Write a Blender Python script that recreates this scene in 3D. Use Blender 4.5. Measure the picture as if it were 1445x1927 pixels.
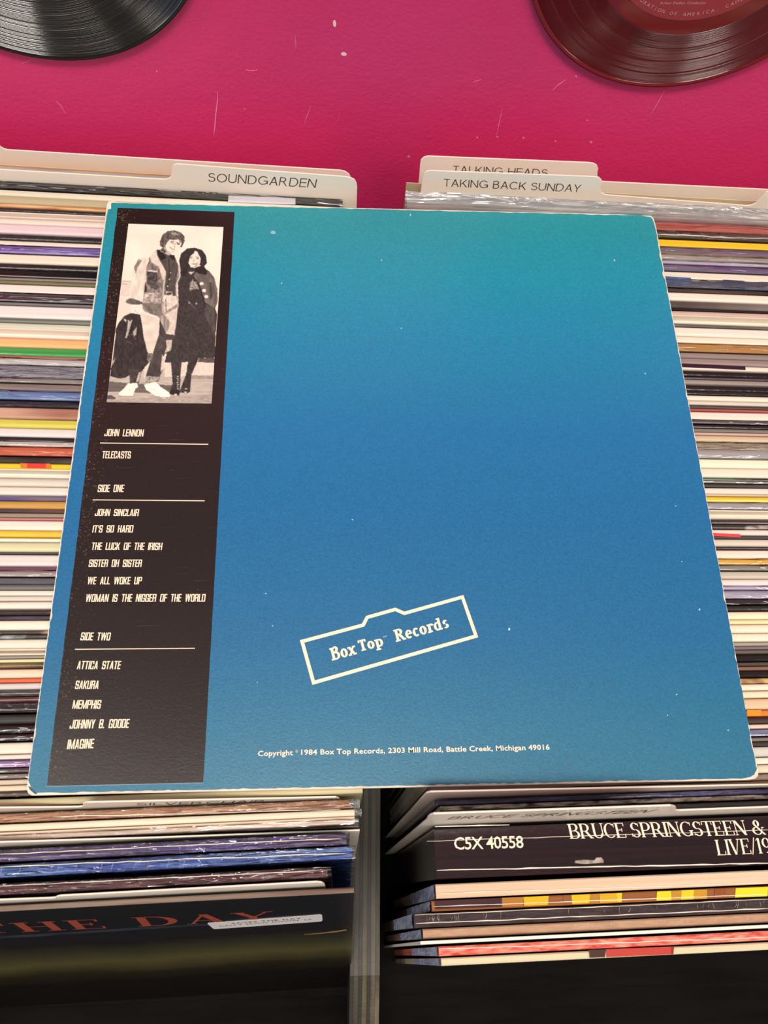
import bpy, math, random
import numpy as np
from mathutils import Vector, Matrix
random.seed(5); np.random.seed(5)
for o in list(bpy.data.objects): bpy.data.objects.remove(o)
scn = bpy.context.scene
COL = scn.collection
RAD = math.radians
# ---------------------------------------------------------------- camera (world in metres, album plane at ZB)
ZB = 0.95
def W(p): return Vector((p[0]*.001, p[1]*.001, p[2]*.001+ZB))          # rack millimetres -> world metres
F = 1500.0; CX, CY = 722.5, 963.5
RC = np.array([[.99839425,-.02204417,.05218209],[-.00106965,-.92834741,-.37171217],[.05663719,.37105947,-.9268803]])
CAM = np.array([130.87056654,-17.18137959,361.90188477])
cd = bpy.data.cameras.new('camera'); cam = bpy.data.objects.new('camera', cd); COL.objects.link(cam)
cd.sensor_fit = 'AUTO'; cd.sensor_width = 36; cd.lens = F/1927*36; cd.clip_start = .01
cd.dof.use_dof = True; cd.dof.focus_distance = .40; cd.dof.aperture_fstop = 16
m = Matrix(((RC[0][0],-RC[1][0],-RC[2][0]),(RC[0][1],-RC[1][1],-RC[2][1]),(RC[0][2],-RC[1][2],-RC[2][2]))).to_4x4()
m.translation = W(CAM); cam.matrix_world = m; scn.camera = cam
# ---------------------------------------------------------------- world, lights, exposure
wd = bpy.data.worlds.new('world'); scn.world = wd; wd.use_nodes = True
wd.node_tree.nodes['Background'].inputs[0].default_value = (1.0,.95,.90,1)
wd.node_tree.nodes['Background'].inputs[1].default_value = .32
scn.view_settings.view_transform = 'Standard'; scn.view_settings.look = 'None'
scn.view_settings.exposure = -.27; scn.view_settings.gamma = 1
def area(name, pos, target, sx, sy, power, col):
    l = bpy.data.lights.new(name, 'AREA'); l.shape = 'RECTANGLE'; l.size = sx; l.size_y = sy; l.energy = power; l.color = col
    o = bpy.data.objects.new(name, l); COL.objects.link(o); o.location = pos
    o.rotation_euler = (Vector(target)-Vector(pos)).to_track_quat('-Z','Y').to_euler(); return o
TG = (.15,.15,ZB)
area('ceiling_lamp_front', (.1,-.42,2.75), TG, .8,.30, 37, (1,.93,.84))
area('ceiling_lamp_left', (-1.1,-.1,2.75), TG, .30,1.2, 11, (1,.93,.84))
area('ceiling_lamp_side', (1.3,-.6,2.75), TG, .30,1.2, 14, (1,.93,.84))
area('wall_lamp_left', (-2.3,-.4,1.75), TG, .5,.4, 9, (1,.90,.78))
area('wall_lamp_right', (2.6,-.5,1.75), TG, .5,.4, 7, (1,.90,.78))
area('shop_window', (-2.3,-.9,1.15), TG, .7,.7, 9, (.40,.62,1))
# ---------------------------------------------------------------- pixel -> place helpers (photo frame 1445 x 1927)
def ray(u, v): return RC.T @ np.array([(u-CX)/F, (v-CY)/F, 1.0])
def hit(px, P0, n):
    d = ray(*px); return CAM + d*(((np.array(P0)-CAM)@n)/(d@n))
def onz(u, v, z=0.): return hit((u,v), (0,0,z), np.array([0,0,1.]))
def proj(p):
    q = RC @ (np.array(p)-CAM); return (CX+F*q[0]/q[2], CY+F*q[1]/q[2])
def lin(h):
    h = h.lstrip('#'); c = [int(h[i:i+2],16)/255 for i in (0,2,4)]
    return tuple(x/12.92 if x<=.04045 else ((x+.055)/1.055)**2.4 for x in c)+(1,)
# ---------------------------------------------------------------- materials
MC = {}
def nt(name):
    m = bpy.data.materials.new(name); m.use_nodes = True; n = m.node_tree.nodes; l = m.node_tree.links
    return m, n, l, n['Principled BSDF']
def mat(hexc, rough=.45, hex2=None, scale=(12,500,500), noise=.5, bump=.0, bscale=300, spec=.5, coat=0, detail=3, sharp=False):
    key = (hexc,rough,hex2,scale,noise,bump,bscale,spec,coat,detail,sharp)
    if key in MC: return MC[key]
    m, n, l, b = nt('surface_'+hexc); MC[key] = m
    b.inputs['Roughness'].default_value = rough; b.inputs['Specular IOR Level'].default_value = spec
    b.inputs['Coat Weight'].default_value = coat; b.inputs['Coat Roughness'].default_value = .12
    b.inputs['Base Color'].default_value = lin(hexc)
    tc = n.new('ShaderNodeTexCoord'); mp = n.new('ShaderNodeMapping'); l.new(tc.outputs['Object'], mp.inputs[0])
    mp.inputs['Scale'].default_value = scale; mp.inputs['Location'].default_value = (random.uniform(0,9),random.uniform(0,9),0)
    if hex2:
        nz = n.new('ShaderNodeTexNoise'); nz.inputs['Scale'].default_value = 1; nz.inputs['Detail'].default_value = detail
        l.new(mp.outputs[0], nz.inputs[0])
        r = n.new('ShaderNodeValToRGB'); w = .04 if sharp else .2*noise+.06
        r.color_ramp.elements[0].position = .5-w; r.color_ramp.elements[1].position = .5+w
        r.color_ramp.elements[0].color = lin(hexc); r.color_ramp.elements[1].color = lin(hex2)
        l.new(nz.outputs[0], r.inputs[0]); l.new(r.outputs[0], b.inputs['Base Color'])
    if bump:
        n2 = n.new('ShaderNodeTexNoise'); n2.inputs['Scale'].default_value = bscale; n2.inputs['Detail'].default_value = 4
        l.new(tc.outputs['Object'], n2.inputs[0])
        bp = n.new('ShaderNodeBump'); bp.inputs['Strength'].default_value = bump; bp.inputs['Distance'].default_value = .001
        l.new(n2.outputs[0], bp.inputs['Height']); l.new(bp.outputs[0], b.inputs['Normal'])
    return m
def film_mat(name, tint=(1,1,1,1), gl=.22, sx=25, bump=.5, veil=.0):
    m, n, l, b = nt(name); out = n['Material Output']
    tr = n.new('ShaderNodeBsdfTransparent'); tr.inputs[0].default_value = tint
    gs = n.new('ShaderNodeBsdfGlossy'); gs.inputs['Roughness'].default_value = .10
    df = n.new('ShaderNodeBsdfDiffuse'); df.inputs[0].default_value = (.75,.74,.76,1)
    tc = n.new('ShaderNodeTexCoord'); mp = n.new('ShaderNodeMapping'); mp.inputs['Scale'].default_value = (sx,sx*9,sx*5)
    nz = n.new('ShaderNodeTexNoise'); nz.inputs['Scale'].default_value = 1; nz.inputs['Detail'].default_value = 2; nz.inputs['Distortion'].default_value = 1.2
    l.new(tc.outputs['Object'], mp.inputs[0]); l.new(mp.outputs[0], nz.inputs[0])
    bp = n.new('ShaderNodeBump'); bp.inputs['Strength'].default_value = bump; bp.inputs['Distance'].default_value = .004
    l.new(nz.outputs[0], bp.inputs['Height']); l.new(bp.outputs[0], gs.inputs['Normal'])
    fr = n.new('ShaderNodeFresnel'); fr.inputs[0].default_value = 1.5; l.new(bp.outputs[0], fr.inputs['Normal'])
    ad = n.new('ShaderNodeMath'); ad.operation = 'ADD'; ad.inputs[1].default_value = gl*.3; l.new(fr.outputs[0], ad.inputs[0])
    mx = n.new('ShaderNodeMixShader'); mv = n.new('ShaderNodeMixShader'); mv.inputs[0].default_value = veil
    l.new(tr.outputs[0], mv.inputs[1]); l.new(df.outputs[0], mv.inputs[2])
    l.new(ad.outputs[0], mx.inputs[0]); l.new(mv.outputs[0], mx.inputs[1]); l.new(gs.outputs[0], mx.inputs[2]); l.new(mx.outputs[0], out.inputs[0])
    return m
FILM = film_mat('clear_film', gl=.15)
FILM_HAZY = film_mat('hazy_film', gl=.2, veil=.30)
SHRINK = film_mat('shrink_wrap', gl=.1, sx=60, bump=.7)
INK = mat('f1dcc1', .5); INKG = mat('2a2420', .6)
# ---------------------------------------------------------------- object helpers
def mesh_obj(name, verts, faces, material, parent=None, M=None, smooth=False, flip=False):
    """verts in rack millimetres, or local metres when M (object matrix) is given with local=True verts"""
    me = bpy.data.meshes.new(name)
    me.from_pydata([tuple(v) for v in verts], [], faces); me.update()
    if smooth:
        me.polygons.foreach_set('use_smooth', [True]*len(me.polygons))
    for mm in (material if isinstance(material,(list,tuple)) else [material]): me.materials.append(mm)
    o = bpy.data.objects.new(name, me); COL.objects.link(o)
    if parent is not None: o.parent = parent
    if M is not None: o.matrix_world = M if parent is None else o.matrix_world
    return o
def world_part(name, wv, faces, material, parent, smooth=False):
    """wv: rack mm coordinates; converted into the parent's local metres"""
    inv = MW[parent.name].inverted() if parent is not None else Matrix()
    return mesh_obj(name, [inv @ W(v) for v in wv], faces, material, parent, smooth=smooth)
MW = {}
def place(o, M): o.matrix_world = M; MW[o.name] = M.copy()
def empty(name, M):
    o = bpy.data.objects.new(name, None); o.empty_display_size = .02; COL.objects.link(o); place(o, M); return o
def tag(o, label=None, cat=None, group=None, kind=None):
    if label: o['label'] = label
    if cat: o['category'] = cat
    if group: o['group'] = group
    if kind: o['kind'] = kind
    return o
def box(x0,x1,y0,y1,z0,z1):
    v = [(x,y,z) for x in (x0,x1) for y in (y0,y1) for z in (z0,z1)]
    f = [(0,1,3,2),(4,6,7,5),(0,4,5,1),(2,3,7,6),(0,2,6,4),(1,5,7,3)]
    return v, f
def bevel(o, w, seg=2):
    md = o.modifiers.new('bevel','BEVEL'); md.width = w; md.segments = seg; md.limit_method = 'ANGLE'; return o
def box_obj(name, b, material, parent=None, bev=0):
    v, f = box(*b)
    if parent is None:
        c = ((b[0]+b[1])/2,(b[2]+b[3])/2,b[4]); M = Matrix.Translation(W(c))
        o = mesh_obj(name, [W(p)-W(c) for p in v], f, material); place(o, M)
    else: o = world_part(name, v, f, material, parent)
    if bev: bevel(o, bev*.001)
    return o
def extrude_poly(pts, t0, t1, ax='xz'):
    """closed 2D outline (a,b) -> solid between offsets t0,t1 on third axis (local, mm->m)"""
    n = len(pts); V = []
    for t in (t0,t1):
        for a,b in pts: V.append((a*.001,t*.001,b*.001) if ax=='xz' else (a*.001,b*.001,t*.001))
    Fs = [tuple(range(n)), tuple(range(2*n-1,n-1,-1))] + [(i,i+n,(i+1)%n+n,(i+1)%n) for i in range(n)]
    return V, Fs
# ---------------------------------------------------------------- lettering
def sans(s, bold=0., space=1.0):
    cu = bpy.data.curves.new('t','FONT'); cu.body = s; cu.size = 1; cu.offset = bold; cu.resolution_u = 2; cu.space_character = space
    o = bpy.data.objects.new('t', cu); COL.objects.link(o); bpy.context.view_layer.update()
    me = bpy.data.meshes.new_from_object(o.evaluated_get(bpy.context.evaluated_depsgraph_get()))
    v = np.array([x.co[:2] for x in me.vertices]); f = [tuple(p.vertices) for p in me.polygons]
    bpy.data.objects.remove(o); bpy.data.curves.remove(cu); bpy.data.meshes.remove(me)
    return v, f
CAPH = sans('H')[0][:,1].max()
class Glyphs:
    """small serif face drawn from stems, bars and contrast bowls"""
    def __init__(s, T, t, ser): s.T, s.t, s.s = T, t, ser
    def rect(s, x0,y0,x1,y1): s.v += [(x0,y0),(x1,y0),(x1,y1),(x0,y1)]; k = len(s.v); s.f.append((k-4,k-3,k-2,k-1))
    def quad(s, *p): s.v += list(p); k = len(s.v); s.f.append((k-4,k-3,k-2,k-1))
    def stem(s, x, y0=0, y1=1, top=1, bot=1, w=None):
        w = w or s.T; s.rect(x,y0,x+w,y1)
        if bot: s.rect(x-s.s,y0,x+w+s.s,y0+s.t)
        if top: s.rect(x-s.s,y1-s.t,x+w+s.s,y1)
    def ring(s, cx,cy,rx,ry,a0,a1,n=18):
        for i in range(n):
            a=RAD(a0+(a1-a0)*i/n); b=RAD(a0+(a1-a0)*(i+1)/n); R,S=rx-s.T,ry-s.t
            s.quad((cx+rx*math.cos(a),cy+ry*math.sin(a)),(cx+rx*math.cos(b),cy+ry*math.sin(b)),(cx+R*math.cos(b),cy+S*math.sin(b)),(cx+R*math.cos(a),cy+S*math.sin(a)))
    def diag(s, x0,y0,x1,y1,w): s.quad((x0-w/2,y0),(x0+w/2,y0),(x1+w/2,y1),(x1-w/2,y1))
    def ser(s, x, y, w): s.rect(x-w,y,x+w,y+s.t)
    def glyph(s, c):
        s.v=[]; s.f=[]; T,t,e = s.T,s.t,s.s; L=e
        if c=='B': s.stem(L); s.rect(L,1-t,L+.3,1); s.rect(L,.5,L+.32,.5+t); s.rect(L,0,L+.34,t); s.ring(L+.28,.75+t/2,.22+T*.4,.25+t/2-t/2,-90,90); s.ring(L+.32,.25+t/2,.24+T*.4,.25+t/2,-90,90); w=L+.58+T*.4
        elif c=='R': s.stem(L); s.rect(L,1-t,L+.3,1); s.rect(L,.47,L+.32,.47+t); s.ring(L+.28,.735,.22+T*.4,.265,-90,90); s.diag(L+.62,0,L+.32,.5,T*1.1); s.ser(L+.66,0,.08); w=L+.72
        elif c=='P': s.stem(L); s.rect(L,1-t,L+.3,1); s.rect(L,.44,L+.32,.44+t); s.ring(L+.28,.72,.24+T*.4,.28,-90,90); w=L+.56+T*.4
        elif c=='D': s.stem(L); s.rect(L,1-t,L+.3,1); s.rect(L,0,L+.3,t); s.ring(L+.26,.5,.40+T*.3,.5,-90,90); w=L+.7+T*.3
        elif c=='U': s.stem(L,.3,1,1,0); s.ring(L+.3,.3,.3,.3,180,360); s.rect(L+.6-t*1.3,.3,L+.6,1); s.ser(L+.6-t/2,1-t,.1); w=L+.68
        elif c=='C': s.ring(.38,.5,.38,.5,48,312); s.rect(.62,.72,.62+t,.95); w=.7
        elif c=='G': s.ring(.4,.5,.4,.5,48,320); s.rect(.64,.72,.64+t,.95); s.rect(.66-T/2,.05,.66+T/2,.4); s.ser(.66,.4-t,.13); w=.82
        elif c=='E': s.stem(L); s.rect(L,1-t,L+.52,1); s.rect(L,.5,L+.38,.5+t); s.rect(L,0,L+.55,t); s.rect(L+.52-t,.78,L+.52,1); s.rect(L+.38-t,.4,L+.38,.64); s.rect(L+.55-t,0,L+.55,.24); w=L+.6
        elif c=='F': s.stem(L); s.rect(L,1-t,L+.5,1); s.rect(L,.5,L+.38,.5+t); w=L+.55
        elif c=='L': s.stem(L); s.rect(L,0,L+.52,t); s.rect(L+.52-t,0,L+.52,.25); w=L+.56
        elif c=='I': s.stem(L); w=L*2+T
        elif c=='H': s.stem(L); s.stem(L+.5); s.rect(L,.5-t/2,L+.5,.5+t/2); w=L*2+.5+T
        elif c=='T': s.stem(.3-T/2+.02,0,1,0,1); s.rect(0,1-t,.64,1); s.rect(0,.76,t,1); s.rect(.64-t,.76,.64,1); w=.66
        elif c=='N': s.rect(L+.02,0,L+.02+t*1.2,1); s.ser(L+.04,0,.1); s.ser(L,1-t,.1); s.diag(L+.6,0,L+.08,1,T*1.2); s.rect(L+.6-t*.4,0,L+.6+t*.8,1); s.ser(L+.62,1-t,.1); w=L+.74
        elif c=='V': s.diag(.36,0,.1,1,T); s.diag(.38,0,.62,1,t*1.2); s.ser(.1,1-t,.13); s.ser(.62,1-t,.1); w=.72
        elif c=='A': s.diag(.08,0,.36,1,t*1.2); s.diag(.66,0,.36,1,T); s.rect(.17,.32,.56,.32+t); s.ser(.08,0,.1); s.ser(.66,0,.13); w=.8
        elif c=='Y': s.diag(.36,.45,.08,1,T); s.diag(.36,.45,.64,1,t*1.2); s.rect(.36-T/2,0,.36+T/2,.47); s.ser(.36,0,.14); s.ser(.08,1-t,.13); s.ser(.64,1-t,.1); w=.72
        elif c=='S': s.ring(.27,.74,.25,.26,30,270); s.ring(.29,.25+t/2,.27,.25+t/2,-150,90); s.rect(.47,.74,.47+t,.95); s.rect(.02,.05,.02+t,.27); w=.6
        elif c=='&': s.ring(.36,.77,.2,.23,-60,250); s.ring(.32,.27,.32,.27,70,330); s.diag(.74,0,.26,.66,T); s.diag(.5,.1,.7,.5,t); s.ser(.7,.48,.1); w=.86
        elif c=='/': s.diag(.02,-.05,.3,1.05,t*1.3); w=.32
        elif c=='1': s.stem(.16,0,1,0,1); s.diag(.06,.84,.18,1,t); w=.42
        elif c=='9': s.ring(.27,.68,.27,.32,0,360); s.ring(.16,.6,.38,.6,-80,10); w=.6
        elif c=='o': s.ring(.27+T*.1,.35,.27+T*.1,.36,0,360); w=.56+T*.2
        elif c=='x': s.diag(.48,0,.12,.7,T); s.diag(.1,0,.48,.7,t*1.3); [s.ser(a,b,.13) for a,b in ((.12,.7-t),(.5,.7-t),(.1,0),(.5,0))]; w=.62
        elif c=='p': s.stem(L,-.28,.7,0,1); s.ser(L,.7-t,.08); s.ring(L+.28,.35,.27+T*.15,.36,-130,130); w=L+.57+T*.1
        elif c=='e': s.ring(.28,.35,.28,.36,0,315); s.rect(.06,.32,.54,.32+t*.8); w=.58
        elif c=='c': s.ring(.28,.35,.28,.36,45,315); w=.52
        elif c=='r': s.stem(L,0,.7,0,1); s.ser(L,.7-t,.08); s.ring(L+.26,.46,.2+T*.2,.25,20,140); w=L+.44
        elif c=='d': s.stem(.36,0,1,0,0); s.ser(.36,1-t,.08); s.ser(.36+T,0,.08); s.ring(.28,.35,.27+T*.1,.36,50,310); w=.42+T+.06
        elif c=='s': s.ring(.22,.52,.2,.19,20,270,12); s.ring(.23,.19,.22,.19,-150,90,12); w=.46
        else: w=.32
        return s.v, s.f, w
    def text(s, string, track=.05):
        V=[];Fs=[];x=0
        for ch in string:
            v,f,w = s.glyph(ch); k=len(V); V += [(a+x,b) for a,b in v]; Fs += [tuple(i+k for i in q) for q in f]; x += w+track
        return np.array(V), Fs
class Plain(Glyphs):
    def ser(s, x, y, w):
        if s.s: Glyphs.ser(s,x,y,w)
    def glyph(s, c):
        s.v=[]; s.f=[]; T,t = s.T,s.t
        if c=='O': s.ring(.42,.5,.42,.5,0,360,26); return s.v,s.f,.84
        if c=='D': s.rect(0,0,T,1); s.rect(T,1-t,.32,1); s.rect(T,0,.32,t); s.ring(.32,.5,.40,.5,-90,90,20); return s.v,s.f,.74
        if c=='G': s.ring(.42,.5,.42,.5,40,330,26); s.rect(.46,.40,.82,.40+t); s.rect(.82-T,.1,.82,.42); return s.v,s.f,.84
        if c=='C': s.ring(.42,.5,.42,.5,42,318,26); return s.v,s.f,.78
        if c=='S': s.ring(.31,.745,.27,.255,20,270); s.ring(.32,.255+t/2,.30,.255+t/2,-160,90); return s.v,s.f,.62
        if c=='N': s.rect(0,0,T,1); s.rect(.62,0,.62+T,1); s.diag(.62+T/2,0,T/2,1,T*1.15); return s.v,s.f,.62+T
        if c=='U': s.rect(0,.32,T,1); s.rect(.6,.32,.6+T,1); s.ring(.3+T/2,.32,.3+T/2,.32,180,360); return s.v,s.f,.6+T
        if c=='K': s.rect(0,0,T,1); s.diag(T+.03,.38,.58,1,T*1.3); s.diag(.62,0,.24,.6,T*1.3); return s.v,s.f,.66
        if c=='I': s.rect(0,0,T,1); return s.v,s.f,T
        if c=='L': s.rect(0,0,T,1); s.rect(T,0,.5,t); return s.v,s.f,.5
        if c=='E': s.rect(0,0,T,1); [s.rect(T,a,.56,a+t) for a in (0,.48,1-t)]; return s.v,s.f,.56
        if c=='T': s.rect(.3-T/2,0,.3+T/2,1); s.rect(0,1-t,.6,1); return s.v,s.f,.6
        if c=='A': s.diag(.04,0,.35,1,T*1.1); s.diag(.66,0,.35,1,T*1.1); s.rect(.15,.3,.55,.3+t); return s.v,s.f,.7
        if c=='V': s.diag(.35,0,.05,1,T*1.1); s.diag(.35,0,.65,1,T*1.1); return s.v,s.f,.7
        if c=='Y': s.diag(.33,.42,.04,1,T*1.1); s.diag(.33,.42,.62,1,T*1.1); s.rect(.33-T/2,0,.33+T/2,.44); return s.v,s.f,.66
        if c=='H': s.rect(0,0,T,1); s.rect(.6,0,.6+T,1); s.rect(T,.47,.6,.47+t); return s.v,s.f,.6+T
        if c==' ': return s.v,s.f,.22
        return Glyphs.glyph(s,c)
class Block(Glyphs):
    '''heavy condensed capitals with squared bowls'''
    def bowl(s, x0,y0,x1,y1, open_=''):
        T,t,c = s.T,s.t,.07
        if 'l' not in open_: s.rect(x0,y0+c,x0+T,y1-c)
        if 'r' not in open_: s.rect(x1-T,y0+c,x1,y1-c)
        if 't' not in open_: s.quad((x0+c*.8,y1),(x0,y1-c),(x0+T,y1-t),(x0+T,y1)); s.rect(x0+T,y1-t,x1-T,y1); s.quad((x1-c*.8,y1),(x1,y1-c),(x1-T,y1-t),(x1-T,y1))
        if 'b' not in open_: s.quad((x0+c*.8,y0),(x0,y0+c),(x0+T,y0+t),(x0+T,y0)); s.rect(x0+T,y0,x1-T,y0+t); s.quad((x1-c*.8,y0),(x1,y0+c),(x1-T,y0+t),(x1-T,y0))
    def glyph(s, c):
        s.v=[]; s.f=[]; T,t = s.T,s.t; W_=.46
        r=s.rect
        if c=='O': s.bowl(0,0,W_,1)
        elif c=='D': r(0,0,T,1); s.bowl(0,0,W_,1,'l')
        elif c=='C': s.bowl(0,0,W_,1,'r'); r(W_-T,.62,W_,.93); r(W_-T,.07,W_,.38)
        elif c=='G': s.bowl(0,0,W_,1,'r'); r(W_-T,.64,W_,.93); r(W_-T,.0,W_,.52); r(W_*.5,.52-t,W_,.52)
        elif c=='U': s.bowl(0,0,W_,1,'t'); r(0,.9,T,1); r(W_-T,.9,W_,1)
        elif c=='J': s.bowl(0,0,W_-.02,.5,'tl'); r(0,.07,T,.34); r(W_-.02-T,.4,W_-.02,1); W_=.44
        elif c=='S': s.bowl(0,.46,W_,1,'r'); s.bowl(0,0,W_,.54,'l'); r(W_-T,.68,W_,.93); r(0,.07,T,.32)
        elif c=='B': r(0,0,T,1); s.bowl(0,.47,W_,1,'l'); s.bowl(0,0,W_,.53,'l')
        elif c=='P': r(0,0,T,1); s.bowl(0,.42,W_,1,'l')
        elif c=='R': r(0,0,T,1); s.bowl(0,.44,W_,1,'l'); r(W_-T,0,W_,.44)
        elif c=='E': r(0,0,T,1); [r(T,a,.37,a+t) for a in (0,.45,1-t)]; W_=.37
        elif c=='F': r(0,0,T,1); [r(T,a,.37,a+t) for a in (.45,1-t)]; W_=.36
        elif c=='L': r(0,0,T,1); r(T,0,.35,t); W_=.35
        elif c=='I': r(0,0,T,1); W_=T
        elif c=='T': r(.21-T/2,0,.21+T/2,1); r(0,1-t,.42,1); W_=.42
        elif c=='H': r(0,0,T,1); r(W_-T,0,W_,1); r(T,.44,W_-T,.44+t)
        elif c=='N': r(0,0,T*.9,1); r(W_-T*.9,0,W_,1); s.diag(W_-T*.6,0,T*.6,1,T*.95)
        elif c=='M': W_=.62; r(0,0,T*.9,1); r(W_-T*.9,0,W_,1); s.diag(W_/2,.0,T*.6,1,T*.8); s.diag(W_/2,.0,W_-T*.6,1,T*.8)
        elif c=='W': W_=.70; [s.diag(a,0,b,1,T*.85) for a,b in ((.19,.07),(.19,.33),(.51,.37),(.51,.63))]
        elif c=='A': s.diag(.08,0,.23,1,T*.95); s.diag(.40,0,.25,1,T*.95); r(.12,.2,.36,.2+t*.8); W_=.48
        elif c=='K': r(0,0,T,1); s.diag(T+.01,.4,W_-T*.45,1,T); s.diag(W_-T*.45,0,T+.03,.62,T)
        elif c=='Y': r(.22-T/2,0,.22+T/2,.46); s.diag(.2,.42,.08,1,T*.95); s.diag(.24,.42,.36,1,T*.95); W_=.44
        elif c=="'": r(.02,.68,.02+T*.8,1); W_=T
        elif c=='.': r(0,0,T,t*1.1); W_=T
        else: W_=.42
        return s.v, s.f, W_
THIN = Plain(.085,.085,0); HEAVY = Block(.14,.13,0)
ROMAN = Glyphs(.13,.04,.06); SLAB = Glyphs(.21,.13,.09); TITLE = Glyphs(.17,.05,.08)
def lettering(name, geo, cap, pl, pr, P0, n, material, parent, top=None, h=None, lift=.06, shear=0., label=None):
    """glyph geometry laid on the plane (P0,n): baseline from pixel pl to pr, cap height from pixel top or h millimetres"""
    n = np.array(n,float); n /= np.linalg.norm(n)
    if n @ (CAM-np.array(P0)) < 0: n = -n
    a, b = (hit(pl,P0,n) if len(pl)==2 else np.array(pl)), (hit(pr,P0,n) if len(pr)==2 else np.array(pr))
    v, f = geo; x0, x1 = v[:,0].min(), v[:,0].max(); ex = (b-a)/(x1-x0)
    if top is not None: ey = (hit(top,P0,n)-a)/cap
    else:
        ey = np.cross(n, (b-a)); ey = ey/np.linalg.norm(ey)*h/cap
    pts = [a + ex*(p[0]-x0+shear*p[1]) + ey*p[1] + n*lift for p in v]
    if len(f) < 900 and len(f[0])==4:
        for j,q in enumerate(f):
            for i in q: pts[i] = pts[i] + n*(j%60)*.0012
    o = world_part(name, pts, f, material, parent)
    if label: o['label'] = label
    return o

# ================================================================ SETTING
YW = 366.
def wall_material():
    m, n, l, b = nt('magenta_wall_paint'); b.inputs['Roughness'].default_value = .42; b.inputs['Specular IOR Level'].default_value = .45
    tc = n.new('ShaderNodeTexCoord')
    a = n.new('ShaderNodeTexNoise'); a.inputs['Scale'].default_value = 6; a.inputs['Detail'].default_value = 4; l.new(tc.outputs['Object'], a.inputs[0])
    r = n.new('ShaderNodeValToRGB'); r.color_ramp.elements[0].color = lin('cb2c64'); r.color_ramp.elements[1].color = lin('d5346f')
    r.color_ramp.elements[0].position=.35; r.color_ramp.elements[1].position=.65
    l.new(a.outputs[0], r.inputs[0]); l.new(r.outputs[0], b.inputs['Base Color'])
    v = n.new('ShaderNodeTexNoise'); v.inputs['Scale'].default_value = 420; v.inputs['Detail'].default_value = 3; l.new(tc.outputs['Object'], v.inputs[0])
    w = n.new('ShaderNodeTexNoise'); w.inputs['Scale'].default_value = 70; w.inputs['Detail'].default_value = 2; l.new(tc.outputs['Object'], w.inputs[0])
    ad = n.new('ShaderNodeMath'); ad.operation='ADD'; l.new(v.outputs[0], ad.inputs[0]); l.new(w.outputs[0], ad.inputs[1])
    bp = n.new('ShaderNodeBump'); bp.inputs['Strength'].default_value = .22; bp.inputs['Distance'].default_value = .0012
    l.new(ad.outputs[0], bp.inputs['Height']); l.new(bp.outputs[0], b.inputs['Normal']); return m
wall = box_obj('wall_back', (-1300,1600,YW,YW+90,-950,330), wall_material()); tag(wall, 'magenta painted wall behind the record racks, scuffed and lightly chipped', kind='structure')
NW = np.array([0,-1.,0])
def wall_mark(name, pts, material, lab=None):
    P = [hit(p,(0,YW-.15,0),NW) for p in pts]; n=len(P)
    v = list(P)+[p+np.array([0,.14,0]) for p in P]
    o = world_part(name, v, [tuple(range(n)), tuple(range(2*n-1,n-1,-1))]+[(i,i+n,(i+1)%n+n,(i+1)%n) for i in range(n)], material, wall)
    if lab: o['label']=lab
def oval(cx,cy,rx,ry,rot=0,n=12):
    return [(cx+rx*math.cos(2*math.pi*i/n)*math.cos(rot)-ry*math.sin(2*math.pi*i/n)*math.sin(rot), cy+rx*math.cos(2*math.pi*i/n)*math.sin(rot)+ry*math.sin(2*math.pi*i/n)*math.cos(rot)) for i in range(n)]
CH = mat('e6d3c4',.7); SC = mat('ef8fb2',.6)
wall_mark('paint_chip', oval(629.5,44.5,3.0,6.5,-.1), CH, 'small upright white chip'); wall_mark('paint_chip', oval(647,102,5.5,3.2,.15), CH, 'small flat white chip')
for x,y,r in ((295,135,1.3),(769,295,2),(1084,144,1.5),(1112,268,2),(1105,227,1.2),(898,259,1.5),(985,260,1.8),(936,258,1.6),(460,205,1.1),(1045,266,1.4)):
    wall_mark('paint_chip', oval(x,y,r*1.3,r), mat('d97f9a',.6))
def scratch(pts, w=.6):
    L=[]; R=[]; dx,dy=pts[-1][0]-pts[0][0],pts[-1][1]-pts[0][1]; q=math.hypot(dx,dy); nx,ny=-dy/q,dx/q
    for i,(x,y) in enumerate(pts):
        k = w*(.25 if i in (0,len(pts)-1) else 1); L.append((x-k*nx,y-k*ny)); R.append((x+k*nx,y+k*ny))
    wall_mark('scuff_mark', L+R[::-1], SC)
scratch([(409,172),(409,190),(406,215),(404,240),(402.5,256)],.9)
scratch([(555,65),(556,78),(557,95)],.4); scratch([(462,132),(475,134),(484,132)],.4); scratch([(105,190),(115,200),(124,215)],.4)
scratch([(1065,150),(1050,160),(1040,170)],.4); scratch([(945,205),(940,228),(934,255)],.5); scratch([(1283,188),(1287,204)],.6); scratch([(1250,170),(1240,190),(1225,215)],.35)
scratch([(585,200),(577,220),(573,235)],.4); scratch([(640,210),(636,228)],.4); scratch([(890,155),(905,150)],.35); scratch([(40,120),(60,112),(80,118)],.35)
floor = box_obj('floor', (-1500,1800,-2200,YW+60,-1000,-950), mat('6b6259',.6,'5c554e',(8,8,8),bump=.1,bscale=60)); tag(floor,'grey shop floor under the racks',kind='structure')

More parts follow.
